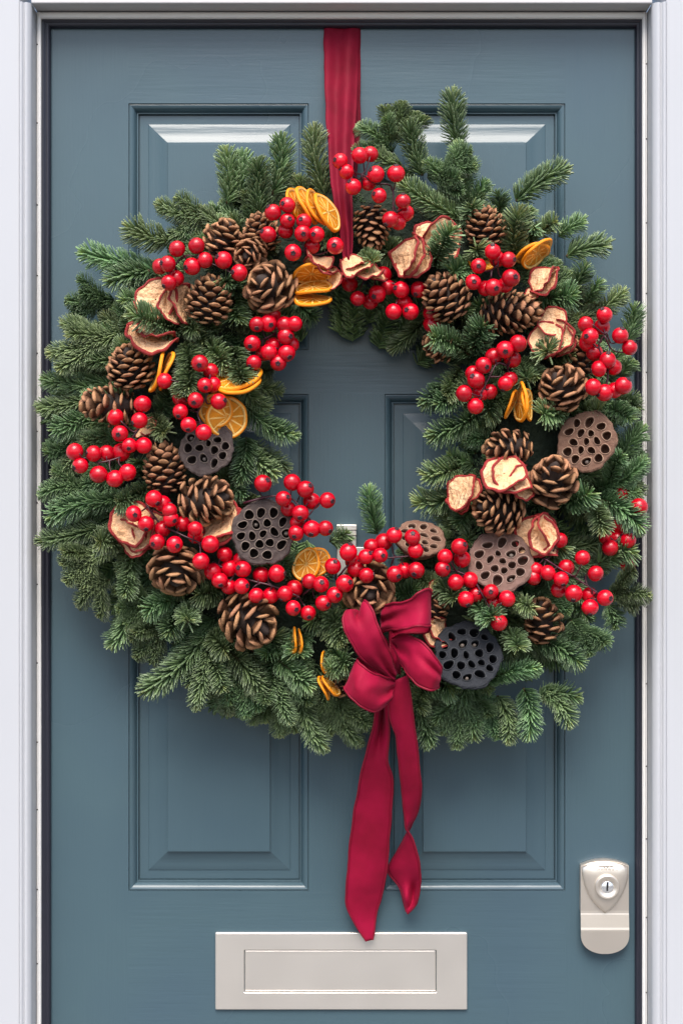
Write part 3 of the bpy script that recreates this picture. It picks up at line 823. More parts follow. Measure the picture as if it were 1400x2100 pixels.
# ------------------------------------------------------------------ seed pods
PODS = [
 (423,918,57,(-.16,.22,.95),14,'grey',.118,0,'grey-brown seed pod overlapped by a berry, left of the wreath\'s hole'),
 (541,1092,66,(.10,.02,.98),18,'grey',.128,1,'large grey seed pod at the lower left edge of the hole'),
 (862,1102,52,(.15,.72,.68),14,'brown',.100,2,'tilted brown seed pod behind berries at the hole\'s lower right'),
 (1026,1150,67,(-.15,.42,.89),18,'mauve',.116,3,'mauve-brown seed pod right of the hole, below the pine cones'),
 (1201,905,62,(-.36,.14,.92),17,'brown',.112,4,'brown seed pod with neat rows of holes at the far right'),
 (959,1342,71,(.06,.42,.90),21,'black',.118,5,'blue-black seed pod to the right of the velvet bow'),
]
for cx, cy_, Rp, n_, nh, colr, d, sd_, label in PODS:
    rn = random.Random(40 + sd_)
    R = pxs(Rp, d)
    t = empty('seed_pod', P(cx, cy_, d), label, 'seed pod', 'dried seed pods on the wreath')
    t.matrix_basis = Matrix.Translation(P(cx, cy_, d)) @ frame(view(*n_), view(0, 1, 0))
    no = 64
    ph = [rn.uniform(0, 6.28) for _ in range(6)]
    def rim(a): return 1 + .022*sin(2*a+ph[0]) + .024*sin(5*a+ph[1]) + .013*sin(11*a+ph[2]) + .011*sin(19*a+ph[3])
    holes = []
    for i in range(nh):
        rr = .78*sqrt((i + .35)/nh); a = i*2.39996 + ph[4]
        hr = (.132 + .034*rn.random()) * (1.05 if nh < 15 else .98 if nh < 19 else .90) * (1.12 if colr in ('brown', 'mauve') else 1.04) * (.80 + .3*rr)
        x, y = rr*cos(a) + rn.uniform(-.03, .03), rr*sin(a) + rn.uniform(-.03, .03)
        el = rn.uniform(1.0, 1.35); er = rn.uniform(0, pi)
        holes.append([x, y, hr, el, er])
    for it in range(90):                     # push overlapping holes apart
        for i in range(nh):
            for j in range(i):
                dx, dy = holes[i][0]-holes[j][0], holes[i][1]-holes[j][1]; ds = sqrt(dx*dx+dy*dy) + 1e-6
                need = (holes[i][2]*holes[i][3] + holes[j][2]*holes[j][3])*1.0 + .03
                if ds < need:
                    k = (need-ds)/2/ds
                    holes[i][0] += dx*k; holes[i][1] += dy*k; holes[j][0] -= dx*k; holes[j][1] -= dy*k
        for hh in holes:
            q = sqrt(hh[0]**2+hh[1]**2); lim = .885 - hh[2]*hh[3]*1.08
            if q > lim: hh[0] *= lim/q; hh[1] *= lim/q
    for i in range(nh):
        for j in range(i):
            ds = sqrt((holes[i][0]-holes[j][0])**2 + (holes[i][1]-holes[j][1])**2); need = (holes[i][2]*holes[i][3] + holes[j][2]*holes[j][3])*1.12
            if ds < need: holes[i][2] *= ds/need; holes[j][2] *= ds/need
    def hp(hh, k, j, n=16):
        a = 2*pi*j/n; ex, ey = hh[2]*hh[3]*k*cos(a), hh[2]/sqrt(hh[3])*k*sin(a)
        wob = 1 + .06*sin(3*a + hh[4]*5)
        return hh[0] + (ex*cos(hh[4]) - ey*sin(hh[4]))*wob, hh[1] + (ex*sin(hh[4]) + ey*cos(hh[4]))*wob
    outer = [Vector((rim(2*pi*k/no)*.965*cos(2*pi*k/no), rim(2*pi*k/no)*.965*sin(2*pi*k/no), 0)) for k in range(no)]
    polys = [outer] + [[Vector((*hp(hh, 1.04, j), 0)) for j in range(16)] for hh in holes]
    tris = tessellate_polygon(polys)
    vs = [p for q in polys for p in q]
    b = MB(); b.v = [tuple(p*R) for p in vs]
    for tr in tris:
        A_, B2, C_ = (vs[i] for i in tr)
        b.f.append(tuple(tr) if (B2-A_).cross(C_-A_).z > 0 else tuple(reversed(tr))); b.m.append(0)
    lev = [(.965, 0), (1.0, -.02), (1.02, -.06), (1.0, -.12), (.95, -.22), (.84, -.42), (.62, -.68), (.34, -.92), (.12, -1.02)]
    b.rings([[Vector((rim(2*pi*k/no)**(1.3 if s_ > .93 else 1)*s_*R*cos(2*pi*k/no), rim(2*pi*k/no)**(1.3 if s_ > .93 else 1)*s_*R*sin(2*pi*k/no), z*R + (.012*R*sin(23*2*pi*k/no+ph[5]) if -.3 < z < 0 else 0))) for k in range(no)][::-1] for s_, z in lev], False, True)
    obj('pod_head', b.me('pod_head', M['pod_' + colr], False), t)
    for qi, hh in enumerate(holes):
        b = MB()
        b.rings([[Vector((*hp(hh, k, j), z))*R for j in range(16)] for k, z in ((1.16, .001), (1.10, .024), (1.0, .036), (.93, .014), (.90, -.06))], mats=[0]*4)
        b.rings([[Vector((*hp(hh, k, j), z))*R for j in range(16)] for k, z in ((.90, -.06), (.86, -.20), (.72, -.30 if colr in ('brown', 'mauve') else -.42), (.3, -.34 if colr in ('brown', 'mauve') else -.46))], False, True, m=1)
        cvo = obj('seed_cavity', b.me('seed_cavity', [M['rim_' + colr], M['cav_' + colr]]), t)
        if qi in {'black': (2, 5, 9), 'grey': (4, 11), 'brown': (6,), 'mauve': (3, 10)}[colr]:
            s_ = MB(); s_.rings([[Vector((hh[0] + hh[2]*.55*cos(2*pi*j/12)*sin(q), hh[1] + hh[2]*.55*sin(2*pi*j/12)*sin(q), -.16 + .10*cos(q)))*R for j in range(12)][::-1] for q in (.15, .6, 1.1, 1.6, 2.4)], True, False)
            obj('seed', s_.me('seed', M['seed']), cvo)

# ------------------------------------------------------------------ dried orange slices
def orange_meshes(sd_):
    rn = random.Random(sd_); n = 60
    warp = [rn.uniform(-.06, .06) for _ in range(3)]; ph = [rn.uniform(0, 6.28) for _ in range(4)]
    def wz(x, y):
        r2 = x*x + y*y; a = math.atan2(y, x)
        return r2*(.07*cos(2*a+ph[0]) + warp[0]) + .02*sin(3*a+ph[1])*r2
    def wr(a): return 1 + .02*sin(3*a+ph[2]) + .012*sin(7*a+ph[3])
    def ring(r, z, k0=n):
        out = []
        for k in range(k0):
            a = 2*pi*k/k0; x, y = r*wr(a)*cos(a), r*wr(a)*sin(a); out.append(Vector((x, y, z + wz(x, y))))
        return out
    b = MB()
    rl = [(.82, .030), (.86, .060), (.91, .082), (.96, .080), (1.0, .035), (1.0, -.035), (.96, -.08), (.91, -.082), (.86, -.06), (.82, -.030)]
    b.rings([ring(r, z) for r, z in rl], mats=[1, 1, 0, 0, 0, 0, 0, 1, 1])
    rind = b.me('rind', [M['rind'], M['pith']])
    f = MB(); ns = 10
    for sgn in (1, -1):
        for s in range(ns):
            a0, a1 = 2*pi*s/ns + ph[0], 2*pi*(s+1)/ns + ph[0]
            g = .026
            rr = [.13, .35, .55, .72, .80]; zz_ = [.008, -.006, -.012, -.004, .010]
            rows_ = []
            for q, r in enumerate(rr):
                ga = g / max(r, .2)
                row = []
                for j in range(5):
                    a = a0 + ga + (a1 - a0 - 2*ga)*j/4
                    x, y = r*wr(a)*cos(a), r*wr(a)*sin(a)
                    zb = zz_[q] + (.012 if j in (0, 4) else rn.uniform(-.010, .006))
                    row.append(Vector((x, y, sgn*(.012 + zb) + wz(x, y))))
                rows_.append(row if sgn > 0 else row[::-1])
            f.rings(rows_[::-1], closed=False, m=0)
            am = a0; q = []
            for r in (.0, .3, .55, .82):
                ga = (g + .008)/max(r, .2)
                p1 = (r*wr(am)*cos(am-ga), r*wr(am)*sin(am-ga)); p2 = (r*wr(am)*cos(am+ga), r*wr(am)*sin(am+ga)); pm = (r*wr(am)*cos(am), r*wr(am)*sin(am))
                row = [Vector((*p1, sgn*.016 + wz(*p1))), Vector((*pm, sgn*.032 + wz(*pm))), Vector((*p2, sgn*.016 + wz(*p2)))]
                q.append(row if sgn > 0 else row[::-1])
            f.rings(q[::-1], closed=False, m=1)
    fl_ = f.me('flesh', [M['flesh'], M['pith']])
    return rind, fl_
OM = [orange_meshes(k) for k in range(6)]
ORANGES = [
 ('fan of dried orange slices just left of the hanging ribbon', .118, [('B',885,935,36,(.80,.25,.5)),('B',985,935,43,(.84,.38,.36)),('B',1045,960,41,(.84,.38,.38)),('B',1135,992,45,(.82,.40,.42))]),
 ('stack of flat dried orange slices at the top left edge of the hole', .118, [('B',1008,1485,40,(.05,-.93,.36)),('B',1020,1590,40,(-.12,.90,.42)),('B',1015,1685,40,(.02,.90,.40))]),
 ('pair of flat orange slices under a fir tip, left of the hole', .122, [('F',500,475,51,(-.18,.80,.52)),('F',510,545,47,(-.18,.90,.36))]),
 ('face-on orange slices above the upper grey seed pod', .112, [('F',325,745,36,(-.15,.05,.98)),('F',410,800,44,(.25,.05,.95))]),
 ('upright orange slices edge-on, right of the far left pine cones', .112, [('E',1035,440,44,(-.92,.28,.17)),('E',1085,425,42,(-.88,.3,.22))]),
 ('pair of orange slices at the bottom of the hole, right of the large grey pod', .108, [('I',965,805,36,(-.60,.30,.74)),('I',1055,790,31,(-.50,.20,.84))]),
 ('edge-on orange slice buried in fir at lower left of the bow', .104, [('I',870,1410,28,(-.97,.05,.15)),('I',905,1420,26,(-.95,.0,.2))]),
 ('small cluster of orange slices left of the bow\'s lower loop', .104, [('I',1100,1590,24,(.97,.1,.15)),('I',1110,1790,27,(.90,.40,.15)),('I',1160,1770,27,(.72,.66,.2))]),
 ('curved orange slices under a fir tip at the upper right', .100, [('D',430,860,38,(.25,-.90,.30)),('D',470,850,40,(.60,-.70,.34)),('D',20,930,28,(.2,.7,.6))]),
 ('orange slices standing in a V, right of the hole', .112, [('G',1035,1085,32,(.90,-.38,.22)),('G',1113,1068,42,(-.97,.03,.16)),('G',1165,1090,34,(.85,.1,.35))]),
]
for bi, (label, d, sls) in enumerate(ORANGES):
    c0 = Z(*sls[0][:3])
    t = empty('dried_orange', P(*c0, d), label, 'orange slices', 'bundles of dried orange slices')
    ti = t.matrix_basis.inverted()
    for k, (rg, x, y, R, n_) in enumerate(sls):
        c = Z(rg, x, y); dd = d + .002*k
        m = Matrix.Translation(P(*c, dd)) @ frame(view(*n_), view(random.uniform(-1, 1), random.uniform(-1, 1), 0)) @ Matrix.Scale(pxs(R, dd), 4)
        me_r, me_f = OM[(bi*2 + k) % 6]
        s_ = obj('orange_slice', me_f, t, ti @ m)
        obj('rind', me_r, s_)

# ------------------------------------------------------------------ dried apple slices
def apple_meshes(sd_, amp):
    rn = random.Random(sd_); n = 56
    ph = [rn.uniform(0, 6.28) for _ in range(6)]
    def wz(x, y):
        r2 = x*x + y*y; a = math.atan2(y, x)
        return r2*amp*(.55*cos(2*a+ph[0]) + .35*cos(3*a+ph[1])) + .14*amp*sin(6*a+ph[2])*r2*r2 + .035*sin(9*a+ph[3])*r2*r2 + .02*sin(14*a+ph[5])*r2*r2 + .3*amp*r2
    def wr(a): return 1 + .05*sin(2*a+ph[3]) + .035*sin(5*a+ph[4]) + .02*sin(9*a+ph[5])
    def pt(r, k, z):
        a = 2*pi*k/n; x, y = r*wr(a)*cos(a), r*wr(a)*sin(a); return Vector((x, y, z + wz(x, y)))
    f = MB(); p = MB()
    rr = [.04, .12, .25, .4, .55, .7, .82, .93]
    th = lambda r: .028 - .012*math.exp(-((r-.1)/.12)**2)
    top = [[pt(r, k, th(r)) for k in range(n)] for r in rr]; bot = [[pt(r, k, -th(r)) for k in range(n)] for r in rr]
    f.rings(top[::-1]); f.rings(bot)
    f.rings([bot[0], top[0]])
    wob = [rn.uniform(.55, 1.35) for _ in range(n)]
    p.rings([[pt(r, k, z*wob[k]) for k in range(n)] for r, z in ((.88, .022), (.90, .055), (.95, .062), (1.0, .045), (1.012, 0), (1.0, -.045), (.95, -.062), (.90, -.055), (.88, -.022))])
    return f.me('flesh', M['apple']), p.me('peel', M['peel'])
AM = [apple_meshes(k, a) for k, a in enumerate((.10, .22, .32, .40, .28, .36))]
APPLES = [
 ('round dried apple slice beside a plump pine cone, upper left', .112, [('A',1010,1690,45,(-.12,.08,.98),0),('A',1130,1760,38,(.80,.25,.5),1),('A',1215,1740,42,(.86,.2,.4),2)]),
 ('curled dried apple slices lying under a fir tip at the left', .110, [('E',960,180,52,(.30,.75,.52),2),('E',1010,110,44,(.2,.8,.45),3)]),
 ('bundle of dried apple slices at the lower left, below the far left berries', .108, [('E',830,1650,48,(-.25,.30,.9),3),('E',880,1720,44,(-.55,.15,.8),2),('E',820,1760,42,(-.60,-.30,.75),4),('E',960,1700,40,(.4,.1,.9),1)]),
 ('apple slice curving out between the grey pod and an open pine cone', .108, [('I',290,480,50,(-.60,.62,.50),1),('I',320,520,48,(-.62,.64,.45),2)]),
 ('folded apple slices over the flat orange stack at the top of the hole', .128, [('B',1060,1380,30,(.45,.80,.45),5),('B',1070,1430,34,(.45,.85,.3),3),('B',1190,1530,26,(-.85,.15,.5),2),('B',1120,1450,30,(.3,.85,.4),3)]),
 ('crumpled apple slices at the foot of the hanging ribbon', .128, [('C',280,1440,34,(-.15,.80,.55),5),('C',350,1480,38,(.10,.88,.45),3),('C',240,1400,26,(-.2,.75,.6),4),('C',420,1500,28,(.25,.8,.5),2)]),
 ('tall bundle of apple slices on edge, top centre right of the ribbon', .122, [('C',690,1340,46,(-.85,.25,.42),2),('C',720,1350,46,(-.80,.32,.5),4),('C',760,1400,38,(-.62,.30,.72),3)]),
 ('apple slices half hidden behind a fir tip, top right of the ribbon', .108, [('C',960,1210,44,(.30,-.10,.94),3),('C',900,1180,40,(-.1,.5,.85),2)]),
 ('thin folded apple slices at the upper right, below the curved orange', .114, [('D',520,1060,36,(-.72,.55,.42),3),('D',545,1090,38,(-.66,.66,.36),4),('D',480,1120,30,(-.7,.6,.4),1)]),
 ('puffy brown apple slices left of the tall right hand berry spray', .110, [('D',540,1540,38,(-.25,.22,.94),4),('D',590,1400,32,(-.2,.35,.9),2),('D',640,1540,38,(-.72,.20,.66),3),('D',690,1560,32,(-.86,.1,.5),5)]),
 ('large curled apple slice over the right hand pine cones', .138, [('G',985,1640,46,(-.10,.60,.78),4),('G',1040,1670,44,(.30,.55,.78),2),('G',1110,1720,36,(.75,.25,.6),3)]),
 ('red-edged apple slice standing at the hole\'s right side', .106, [('G',650,1790,44,(-.78,.36,.5),1),('G',680,1810,42,(-.70,.35,.62),2)]),
 ('upright bundle of red-edged apple slices right of the mauve pod', .116, [('K',520,380,44,(.62,.10,.78),2),('K',470,385,46,(-.50,.05,.86),1),('K',430,390,46,(-.80,.05,.6),3)]),
 ('apple slices tucked between the bow and the blue-black pod', .100, [('J',905,1180,34,(.55,.55,.62),2),('J',930,1150,30,(.6,.6,.5),3)]),
 ('small broken apple pieces between berries at the middle left', .098, [('E',960,880,20,(-.6,.4,.7),3),('E',900,930,16,(-.2,.7,.7),2)]),
 ('sliver of apple slice above the bow\'s right loop', .090, [('J',895,810,18,(.8,.3,.5),2)]),
]
for bi, (label, d, sls) in enumerate(APPLES):
    c0 = Z(*sls[0][:3])
    t = empty('dried_apple', P(*c0, d), label, 'apple slices', 'bundles of dried apple slices')
    ti = t.matrix_basis.inverted()
    for k, (rg, x, y, R, n_, am) in enumerate(sls):
        c = Z(rg, x, y); dd = d - .003*k
        rn = random.Random(bi*10 + k)
        m = Matrix.Translation(P(*c, dd)) @ frame(view(*n_), view(rn.uniform(-1, 1), rn.uniform(-1, 1), 0)) @ Matrix.Scale(pxs(R, dd), 4)
        s_ = obj('apple_slice', AM[am][0], t, ti @ m)
        obj('peel', AM[am][1], s_)

# ------------------------------------------------------------------ berries
b = MB()
nl, na = 16, 24
b.rings([[Vector((sin(pi*i/nl)*cos(2*pi*k/na), sin(pi*i/nl)*sin(2*pi*k/na), -cos(pi*i/nl)*.97)) for k in range(na)] for i in range(1, nl)], True, True)
BERRY = b.me('berry', M['berry'])
b = MB()
n = 20
def star(r0, r1, z): return [Vector(((r0 if k % 4 in (0, 1) else r1)*cos(2*pi*k/n), (r0 if k % 4 in (0, 1) else r1)*sin(2*pi*k/n), z)) for k in range(n)]
b.rings([star(.33, .26, .89), star(.33, .25, .98), star(.27, .20, 1.06), star(.15, .14, .985), star(.06, .06, .99)], False, True)
CALYX = b.me('calyx', M['calyx'])
SPRAYS = [
 ('loose spray of red berries crossing the hanging ribbon at the top', 'C', .138, [(560,1080),(560,800),(420,760),(320,690)],
  [(145,585,95,580),(195,670,140,645),(300,540,265,482),(385,530,'b'),(430,690,385,660),(250,790,215,752),(370,760,'b'),(590,685,590,625),(455,860,405,850),(645,905,645,845),(665,1000,'b'),(545,1050),(610,1075,'b')]),
 ('row of red berries hanging along the top edge of the hole', 'C', .112, [(300,1500),(560,1560),(760,1600),(860,1700)],
  [(220,1560,'b'),(285,1680),(385,1705,'b'),(440,1645,410,1675),(525,1590,'b'),(630,1610,580,1600),(770,1610),(655,1720,'b'),(570,1785),(705,1785,668,1775),(870,1800,'b'),(875,1885,'b'),(490,1490,'b')]),
 ('dense bunch of red berries below the fan of orange slices', 'B', .142, [(960,1330),(900,1150),(780,1020)],
  [(815,935,775,930),(700,995,660,952),(815,1060,838,1052),(945,1065,918,1055),(800,1140,'b'),(935,1160,943,1178),(1045,1170,1018,1178),(660,1170,612,1148),(1010,1262,'b'),(858,1315,862,1330),(1195,1260,1185,1265)]),
 ('row of red berries above the round apple slice at the upper left', 'B', .136, [(-140,1500),(0,1340),(200,1400),(380,1480)],
  ['A',(1180,1285),'B',(90,1260,48,1210),'A',(1105,1405,1055,1402),(1045,1425,'b'),'B',(55,1425,8,1440),(155,1375,100,1350),'A',(1115,1555,1072,1592),(1170,1520,'b'),'B',(305,1375,258,1352),(430,1475,378,1475)]),
 ('bunch of red berries overhanging the upper left of the hole', 'F', .130, [(700,180),(800,140),(850,240)],
  [(650,60,650,102),(740,50,765,72),(870,65),(950,55),(880,155,922,160),(612,210,595,243),(745,280),(885,290,912,328),(625,365,590,402),(820,365,818,378),(920,220,'b'),(775,-20,'b'),(700,290,'b'),(780,230,'b')]),
 ('berry spray running down over the upper grey seed pod', 'F', .148, [(280,430),(250,620),(180,760),(200,840)],
  [(195,370,195,392),(280,430,'b'),(235,545,248,572),(300,540,'b'),(160,665,150,690),(345,675,400,665),(40,755,25,800),(105,860,105,908),(225,920),'E',(1080,510,'b'),(1210,650,'b')]),
 ('trailing spray of red berries reaching towards the left edge', 'E', .128, [(900,860),(740,1080),(720,1120),(560,1160),(440,1120)],
  [(905,695),(880,825),(725,930,718,944),(800,1025,802,1058),(915,1025),(735,1080,'b'),(365,1075),(515,1090,458,1085),(410,1185,362,1205),(620,1090,'b'),(555,1255),(685,1290),(785,1240),(690,800,'b')]),
 ('berry spray lying over the apple bundle at the lower left', 'E', .138, [(940,1500),(1040,1640),(1200,1730),(1360,1800)],
  [(995,1450,1032,1490),(1065,1490,'b'),(835,1570,855,1580),(930,1650,940,1697),(1120,1545),(1130,1610,1170,1628),(1225,1650,'b'),(1325,1690),(1065,1690,'b'),(1020,1795,990,1812),(1160,1815,1192,1826),(1325,1745,'b'),'I',(200,645),(125,780)]),
 ('long row of red berries below the large grey seed pod', 'I', .130, [(240,800),(480,920),(700,980),(900,1060)],
  [(460,845,425,830),(315,725,'b'),(355,835,'b'),(220,865,'b'),(275,935,288,976),(350,985,'b'),(450,980,502,975),(440,770,'b'),(605,890,'b'),(730,880,795,880),(565,1055,608,1105),(680,1055,'b'),(795,1040),(870,1000,'b'),(860,1155,892,1165),(980,1195,990,1230)]),
 ('cluster of red berries left of the pine cone above the bow', 'I', .132, [(950,1040),(1120,900),(1200,860)],
  [(990,940),(1080,965,1090,945),(1175,820,1195,780),(1190,1050,1218,1050),(1100,1115,1142,1125),(1270,960,1312,945)]),
 ('spray of red berries along the bottom edge of the hole, over a brown pod', 'J', .136, [(140,700),(260,590),(540,560),(700,545)],
  [(210,515,225,455),(245,590,'b'),(350,550,388,515),(465,540,490,540),(395,470,'b'),(490,435,'b'),(575,380,595,325),(720,395,722,360),(745,500,800,465),(580,690,610,706),(750,660,730,690),(655,660,'b'),(355,700,430,690),(270,650,'b')]),
 ('berry spray reaching into the hole from its lower left', 'F', .142, [(560,1480),(760,1430),(920,1450),(980,1500),(1060,1600)],
  [(697,1328,738,1300),(930,1320),(1035,1375,1075,1345),(860,1450,902,1433),(1085,1470,'b'),(1210,1462,1255,1470),(995,1565,992,1607),(970,1640,'b'),(960,1725,945,1757),(1085,1690,1080,1737),(1195,1685,1238,1712),(900,1530,'b')]),
 ('loose spray of red berries between the mauve pod and the bow', 'J', .132, [(1060,660),(1200,730),(1280,860),(1360,1000)],
  [(1095,470,1135,450),(980,550),(1115,570,'b'),(960,650,1002,635),(1065,755),(1145,890,1162,937),(1225,850,'b'),(1180,735,'b'),(1345,830,1338,828),'K',(125,920,'b'),(230,885),(165,1075)]),
 ('long trailing berry spray at the lower right, its stem showing', 'K', .134, [(520,560),(640,640),(760,710),(880,790),(950,840)],
  [(830,560),(555,680),(700,640,'b'),(660,730,675,782),(640,815,'b'),(760,845,750,897),(935,685,990,730),(885,855,'b'),(1010,880,1048,880),(890,955,885,1015),(455,660,'b'),(440,715,'b'),(650,420,'b')]),
 ('red berries half hidden by fir tips at the right edge', 'K', .086, [(1000,200),(1150,60),(1180,330),(1100,420)],
  [(1280,155),(1150,40,'b'),(1125,300,'b'),(1195,420),(1020,395,'b'),(1050,480),(1190,610,'b'),(1110,410,'b')]),
 ('tall spray of red berries near the right door edge, upper right', 'D', .132, [(1010,1980),(1030,1780),(960,1600),(1020,1480)],
  [(1005,1345,980,1298),(855,1420),(985,1440,'b'),(890,1515,850,1520),(870,1570,'b'),(1130,1510,1142,1455),(1205,1605,1245,1555),(925,1645,'b'),(1030,1705,1030,1652),(960,1775),(1075,1760,'b'),(915,1920),(1005,1965),(1155,1910,1192,1862),(1085,1945,'b')]),
 ('tight round bunch of red berries at the upper right', 'D', .146, [(100,1060),(110,990),(150,950)],
  [(115,840,110,790),(240,905,290,910),(2,955,-2,966),(260,1050,290,1048),(120,1125,140,1142),(215,1105,'b'),(150,900,'b'),'C',(1205,1550,1208,1554),(1300,1600,'b')]),
 ('spray of red berries right of the hole, above the V of orange slices', 'G', .140, [(1010,780),(930,760),(860,880),(800,1000)],
  [(990,650,988,672),(1095,600),(1050,725,'b'),(820,775,845,795),(735,840,'b'),(760,890,725,862),(665,1000),(870,985,'b'),(995,920,965,995),(1030,885,'b'),(755,1100),(900,705,'b'),(800,990,'b')]),
]
def closest(pl, p):
    best = None
    for i in range(len(pl)-1):
        a, c = pl[i], pl[i+1]; v = c - a; t = max(0, min(1, (p-a).dot(v)/v.length_squared)); q = a + v*t
        if best is None or (q-p).length < (best-p).length: best = q
    return best
nb_ = 0
for label, reg0, d, stem, bl in SPRAYS:
    main = [P(*Z(reg0, x, y), d - .016 + .004*i) for i, (x, y) in enumerate(stem)]
    t = empty('berry_spray', main[0], label, 'berries', 'sprays of red berries')
    ti = t.matrix_basis.inverted()
    sm = MB()
    root = P(*Z(reg0, *stem[0]), .07)
    path = catmull([root] + main, 6*len(main))
    sm.tube(path, [.0015 - .0006*k/len(path) for k in range(len(path))], 6)
    reg = reg0
    rn = random.Random(int(d*1e4) + len(label))
    for e_ in bl:
        if isinstance(e_, str): reg = e_; continue
        back = e_[-1] == 'b'
        dd = d - (.016 if back else 0) + rn.uniform(-.003, .003)
        c = P(*Z(reg, e_[0], e_[1]), dd)
        r = pxs(17.6, dd) * rn.uniform(.90, 1.06)
        at = closest(main, c)
        away = (c - at)
        if len(e_) == 4:
            ox, oy = (e_[2]-e_[0])/68, -(e_[3]-e_[1])/68
            q = ox*ox + oy*oy
            if q > .96: s_ = sqrt(.96/q); ox, oy, q = ox*s_, oy*s_, .96
            dr = view(ox, oy, sqrt(1-q))
        else:
            dr = away.normalized() if away.length > .004 else Vector((rn.uniform(-1, 1), .4, -1)).normalized()
            dr = (dr + Vector((0, .75, -.1)) + Vector((rn.uniform(-.3, .3), 0, rn.uniform(-.3, .3)))).normalized()
        m = Matrix.Translation(c) @ frame(dr, Vector((rn.uniform(-1, 1), rn.uniform(-1, 1), rn.uniform(-1, 1)))) @ Matrix.Diagonal((r*rn.uniform(.97, 1.03), r*rn.uniform(.97, 1.03), r*rn.uniform(.96, 1.04), 1))
        bo = obj('berry', BERRY, t, ti @ m)
        obj('calyx', CALYX, bo)
        nb_ += 1
        pole = c - dr*r*.9
        if (pole - at).length > .003:
            mid = (pole + at)/2 + Vector((0, .004, -.003)) - dr*.004
            sm.tube(catmull([at, mid, pole], 8), [.0011]*4 + [.00085]*5, 5)
    me = sm.me('stem', M['stem']); me.transform(ti)
    obj('stem', me, t)

# ------------------------------------------------------------------ ribbons
def rail_pts(reg, pts): return [P(*Z(reg, x, y), d) for x, y, d in pts]
def ribbon(name, la, lb, parent, ti, n=48, m=12, fold=None, edge=True, thick=.0009, crumple=.0026, m_='velvet'):
    A_, B2 = catmull(la, n), catmull(lb, n)
    b = MB(); rows_ = []
    for i in range(n + 1):
        row = []
        for j in range(m + 1):
            s = j/m; p = A_[i].lerp(B2[i], s)
            if fold: p = p + fold(i/n, s)
            if name == 'loop':
                u_ = i/n
                p = p + Vector((0, .0065*sin(s*pi*4 + 1)*math.exp(-(u_/.17)**2) + .004*sin(s*pi*3)*math.exp(-((1-u_)/.3)**2) + .010*math.exp(-(u_/.13)**2), 0))
            p = p + mnoise.noise_vector(p*38)*crumple + mnoise.noise_vector(p*95)*crumple*.35
            row.append(p)
        rows_.append(row)
    b.rings(rows_, closed=False)
    me = b.me(name, M[m_]); me.transform(ti)
    o = obj(name, me, parent)
    sol = o.modifiers.new('thickness', 'SOLIDIFY'); sol.thickness = thick; sol.offset = 0
    if edge:
        for col_ in (0, m):
            pts = catmull([r[col_] for r in rows_], n*5)
            e2 = MB(); e2.tube(pts, [.0013 + .0004*(k % 2) for k in range(len(pts))], 6)
            me2 = e2.me('stitched_edge', M['stitch'], True); me2.transform(ti)
            obj('stitched_edge', me2, o)
    return o
hr = empty('hanging_ribbon', P(700, 56, .004), 'dark red velvet ribbon hanging from the door top to the wreath', 'ribbon')
hi_ = hr.matrix_basis.inverted()
def hfold(u, s): return Vector((0, -.0042*min(1, u*1.6)*sin(s*pi*3.3 + .5 + .8*u) - .004*u*sin(pi*s) - .0016*sin(s*9 + u*5), 0))
ribbon('front_band', [P(664, 53, .0012), P(664, 75, .003), P(665, 150, .008), P(668, 230, .030), P(675, 340, .075), P(688, 440, .100), P(706, 540, .108)],
       [P(737, 53, .0012), P(737, 75, .003), P(735, 150, .010), P(731, 230, .036), P(724, 340, .080), P(723, 440, .104), P(722, 540, .112)], hr, hi_, fold=hfold, edge=False, m=20, crumple=.0012, m_='velvet_dark')
ribbon('back_band', [P(672, 53, .0005), P(672, 150, .002), P(680, 260, .006), P(700, 340, .02), P(705, 430, .04)],
       [P(739, 53, .0005), P(739, 150, .003), P(738.5, 260, .010), P(733, 340, .025), P(728, 430, .045)], hr, hi_, edge=False, crumple=.0008, m_='velvet_dark')

bow = empty('velvet_bow', P(*Z('J', 590, 1400), .12), 'crimson velvet bow with two long tails at the bottom of the wreath', 'bow')
bi_ = bow.matrix_basis.inverted()
def bulge(a, ph=0, k=1): return lambda u, s: Vector((0, -a*sin(pi*s)*sin(pi*min(1, u*1.05)) - .0016*k*sin(5*s + 7*u + ph), 0))
ribbon('loop', rail_pts('J', [(575,1560,.136),(440,1450,.150),(320,1370,.162),(225,1220,.172),(172,1075,.170),(205,985,.158),(262,990,.140),(330,1100,.125),(480,1350,.112)]),
       rail_pts('J', [(610,1490,.140),(560,1360,.156),(490,1200,.170),(425,1040,.172),(385,940,.166),(345,898,.154),(362,950,.136),(420,1080,.122),(560,1330,.110)]), bow, bi_,
       fold=lambda u, s: Vector((0, .012*math.exp(-((s-.55)/.16)**2)*math.exp(-((u-.6)/.18)**2) - .004*sin(pi*s)*sin(pi*u), -.014*math.exp(-((s-.55)/.2)**2)*math.exp(-((u-.62)/.16)**2))))
ribbon('loop', rail_pts('J', [(590,1535,.138),(500,1522,.160),(400,1482,.172),(330,1432,.172),(278,1382,.160),(292,1372,.138),(400,1400,.122),(540,1480,.112)]),
       rail_pts('J', [(548,1690,.146),(450,1768,.166),(330,1752,.178),(230,1682,.174),(184,1592,.155),(210,1600,.132),(330,1650,.116),(500,1600,.106)]), bow, bi_,
       fold=lambda u, s: Vector((0, -.009*sin(pi*s)*sin(pi*min(1, u*1.3)) + .010*math.exp(-((u-.05)/.09)**2)*sin(s*pi*1.5), 0)))
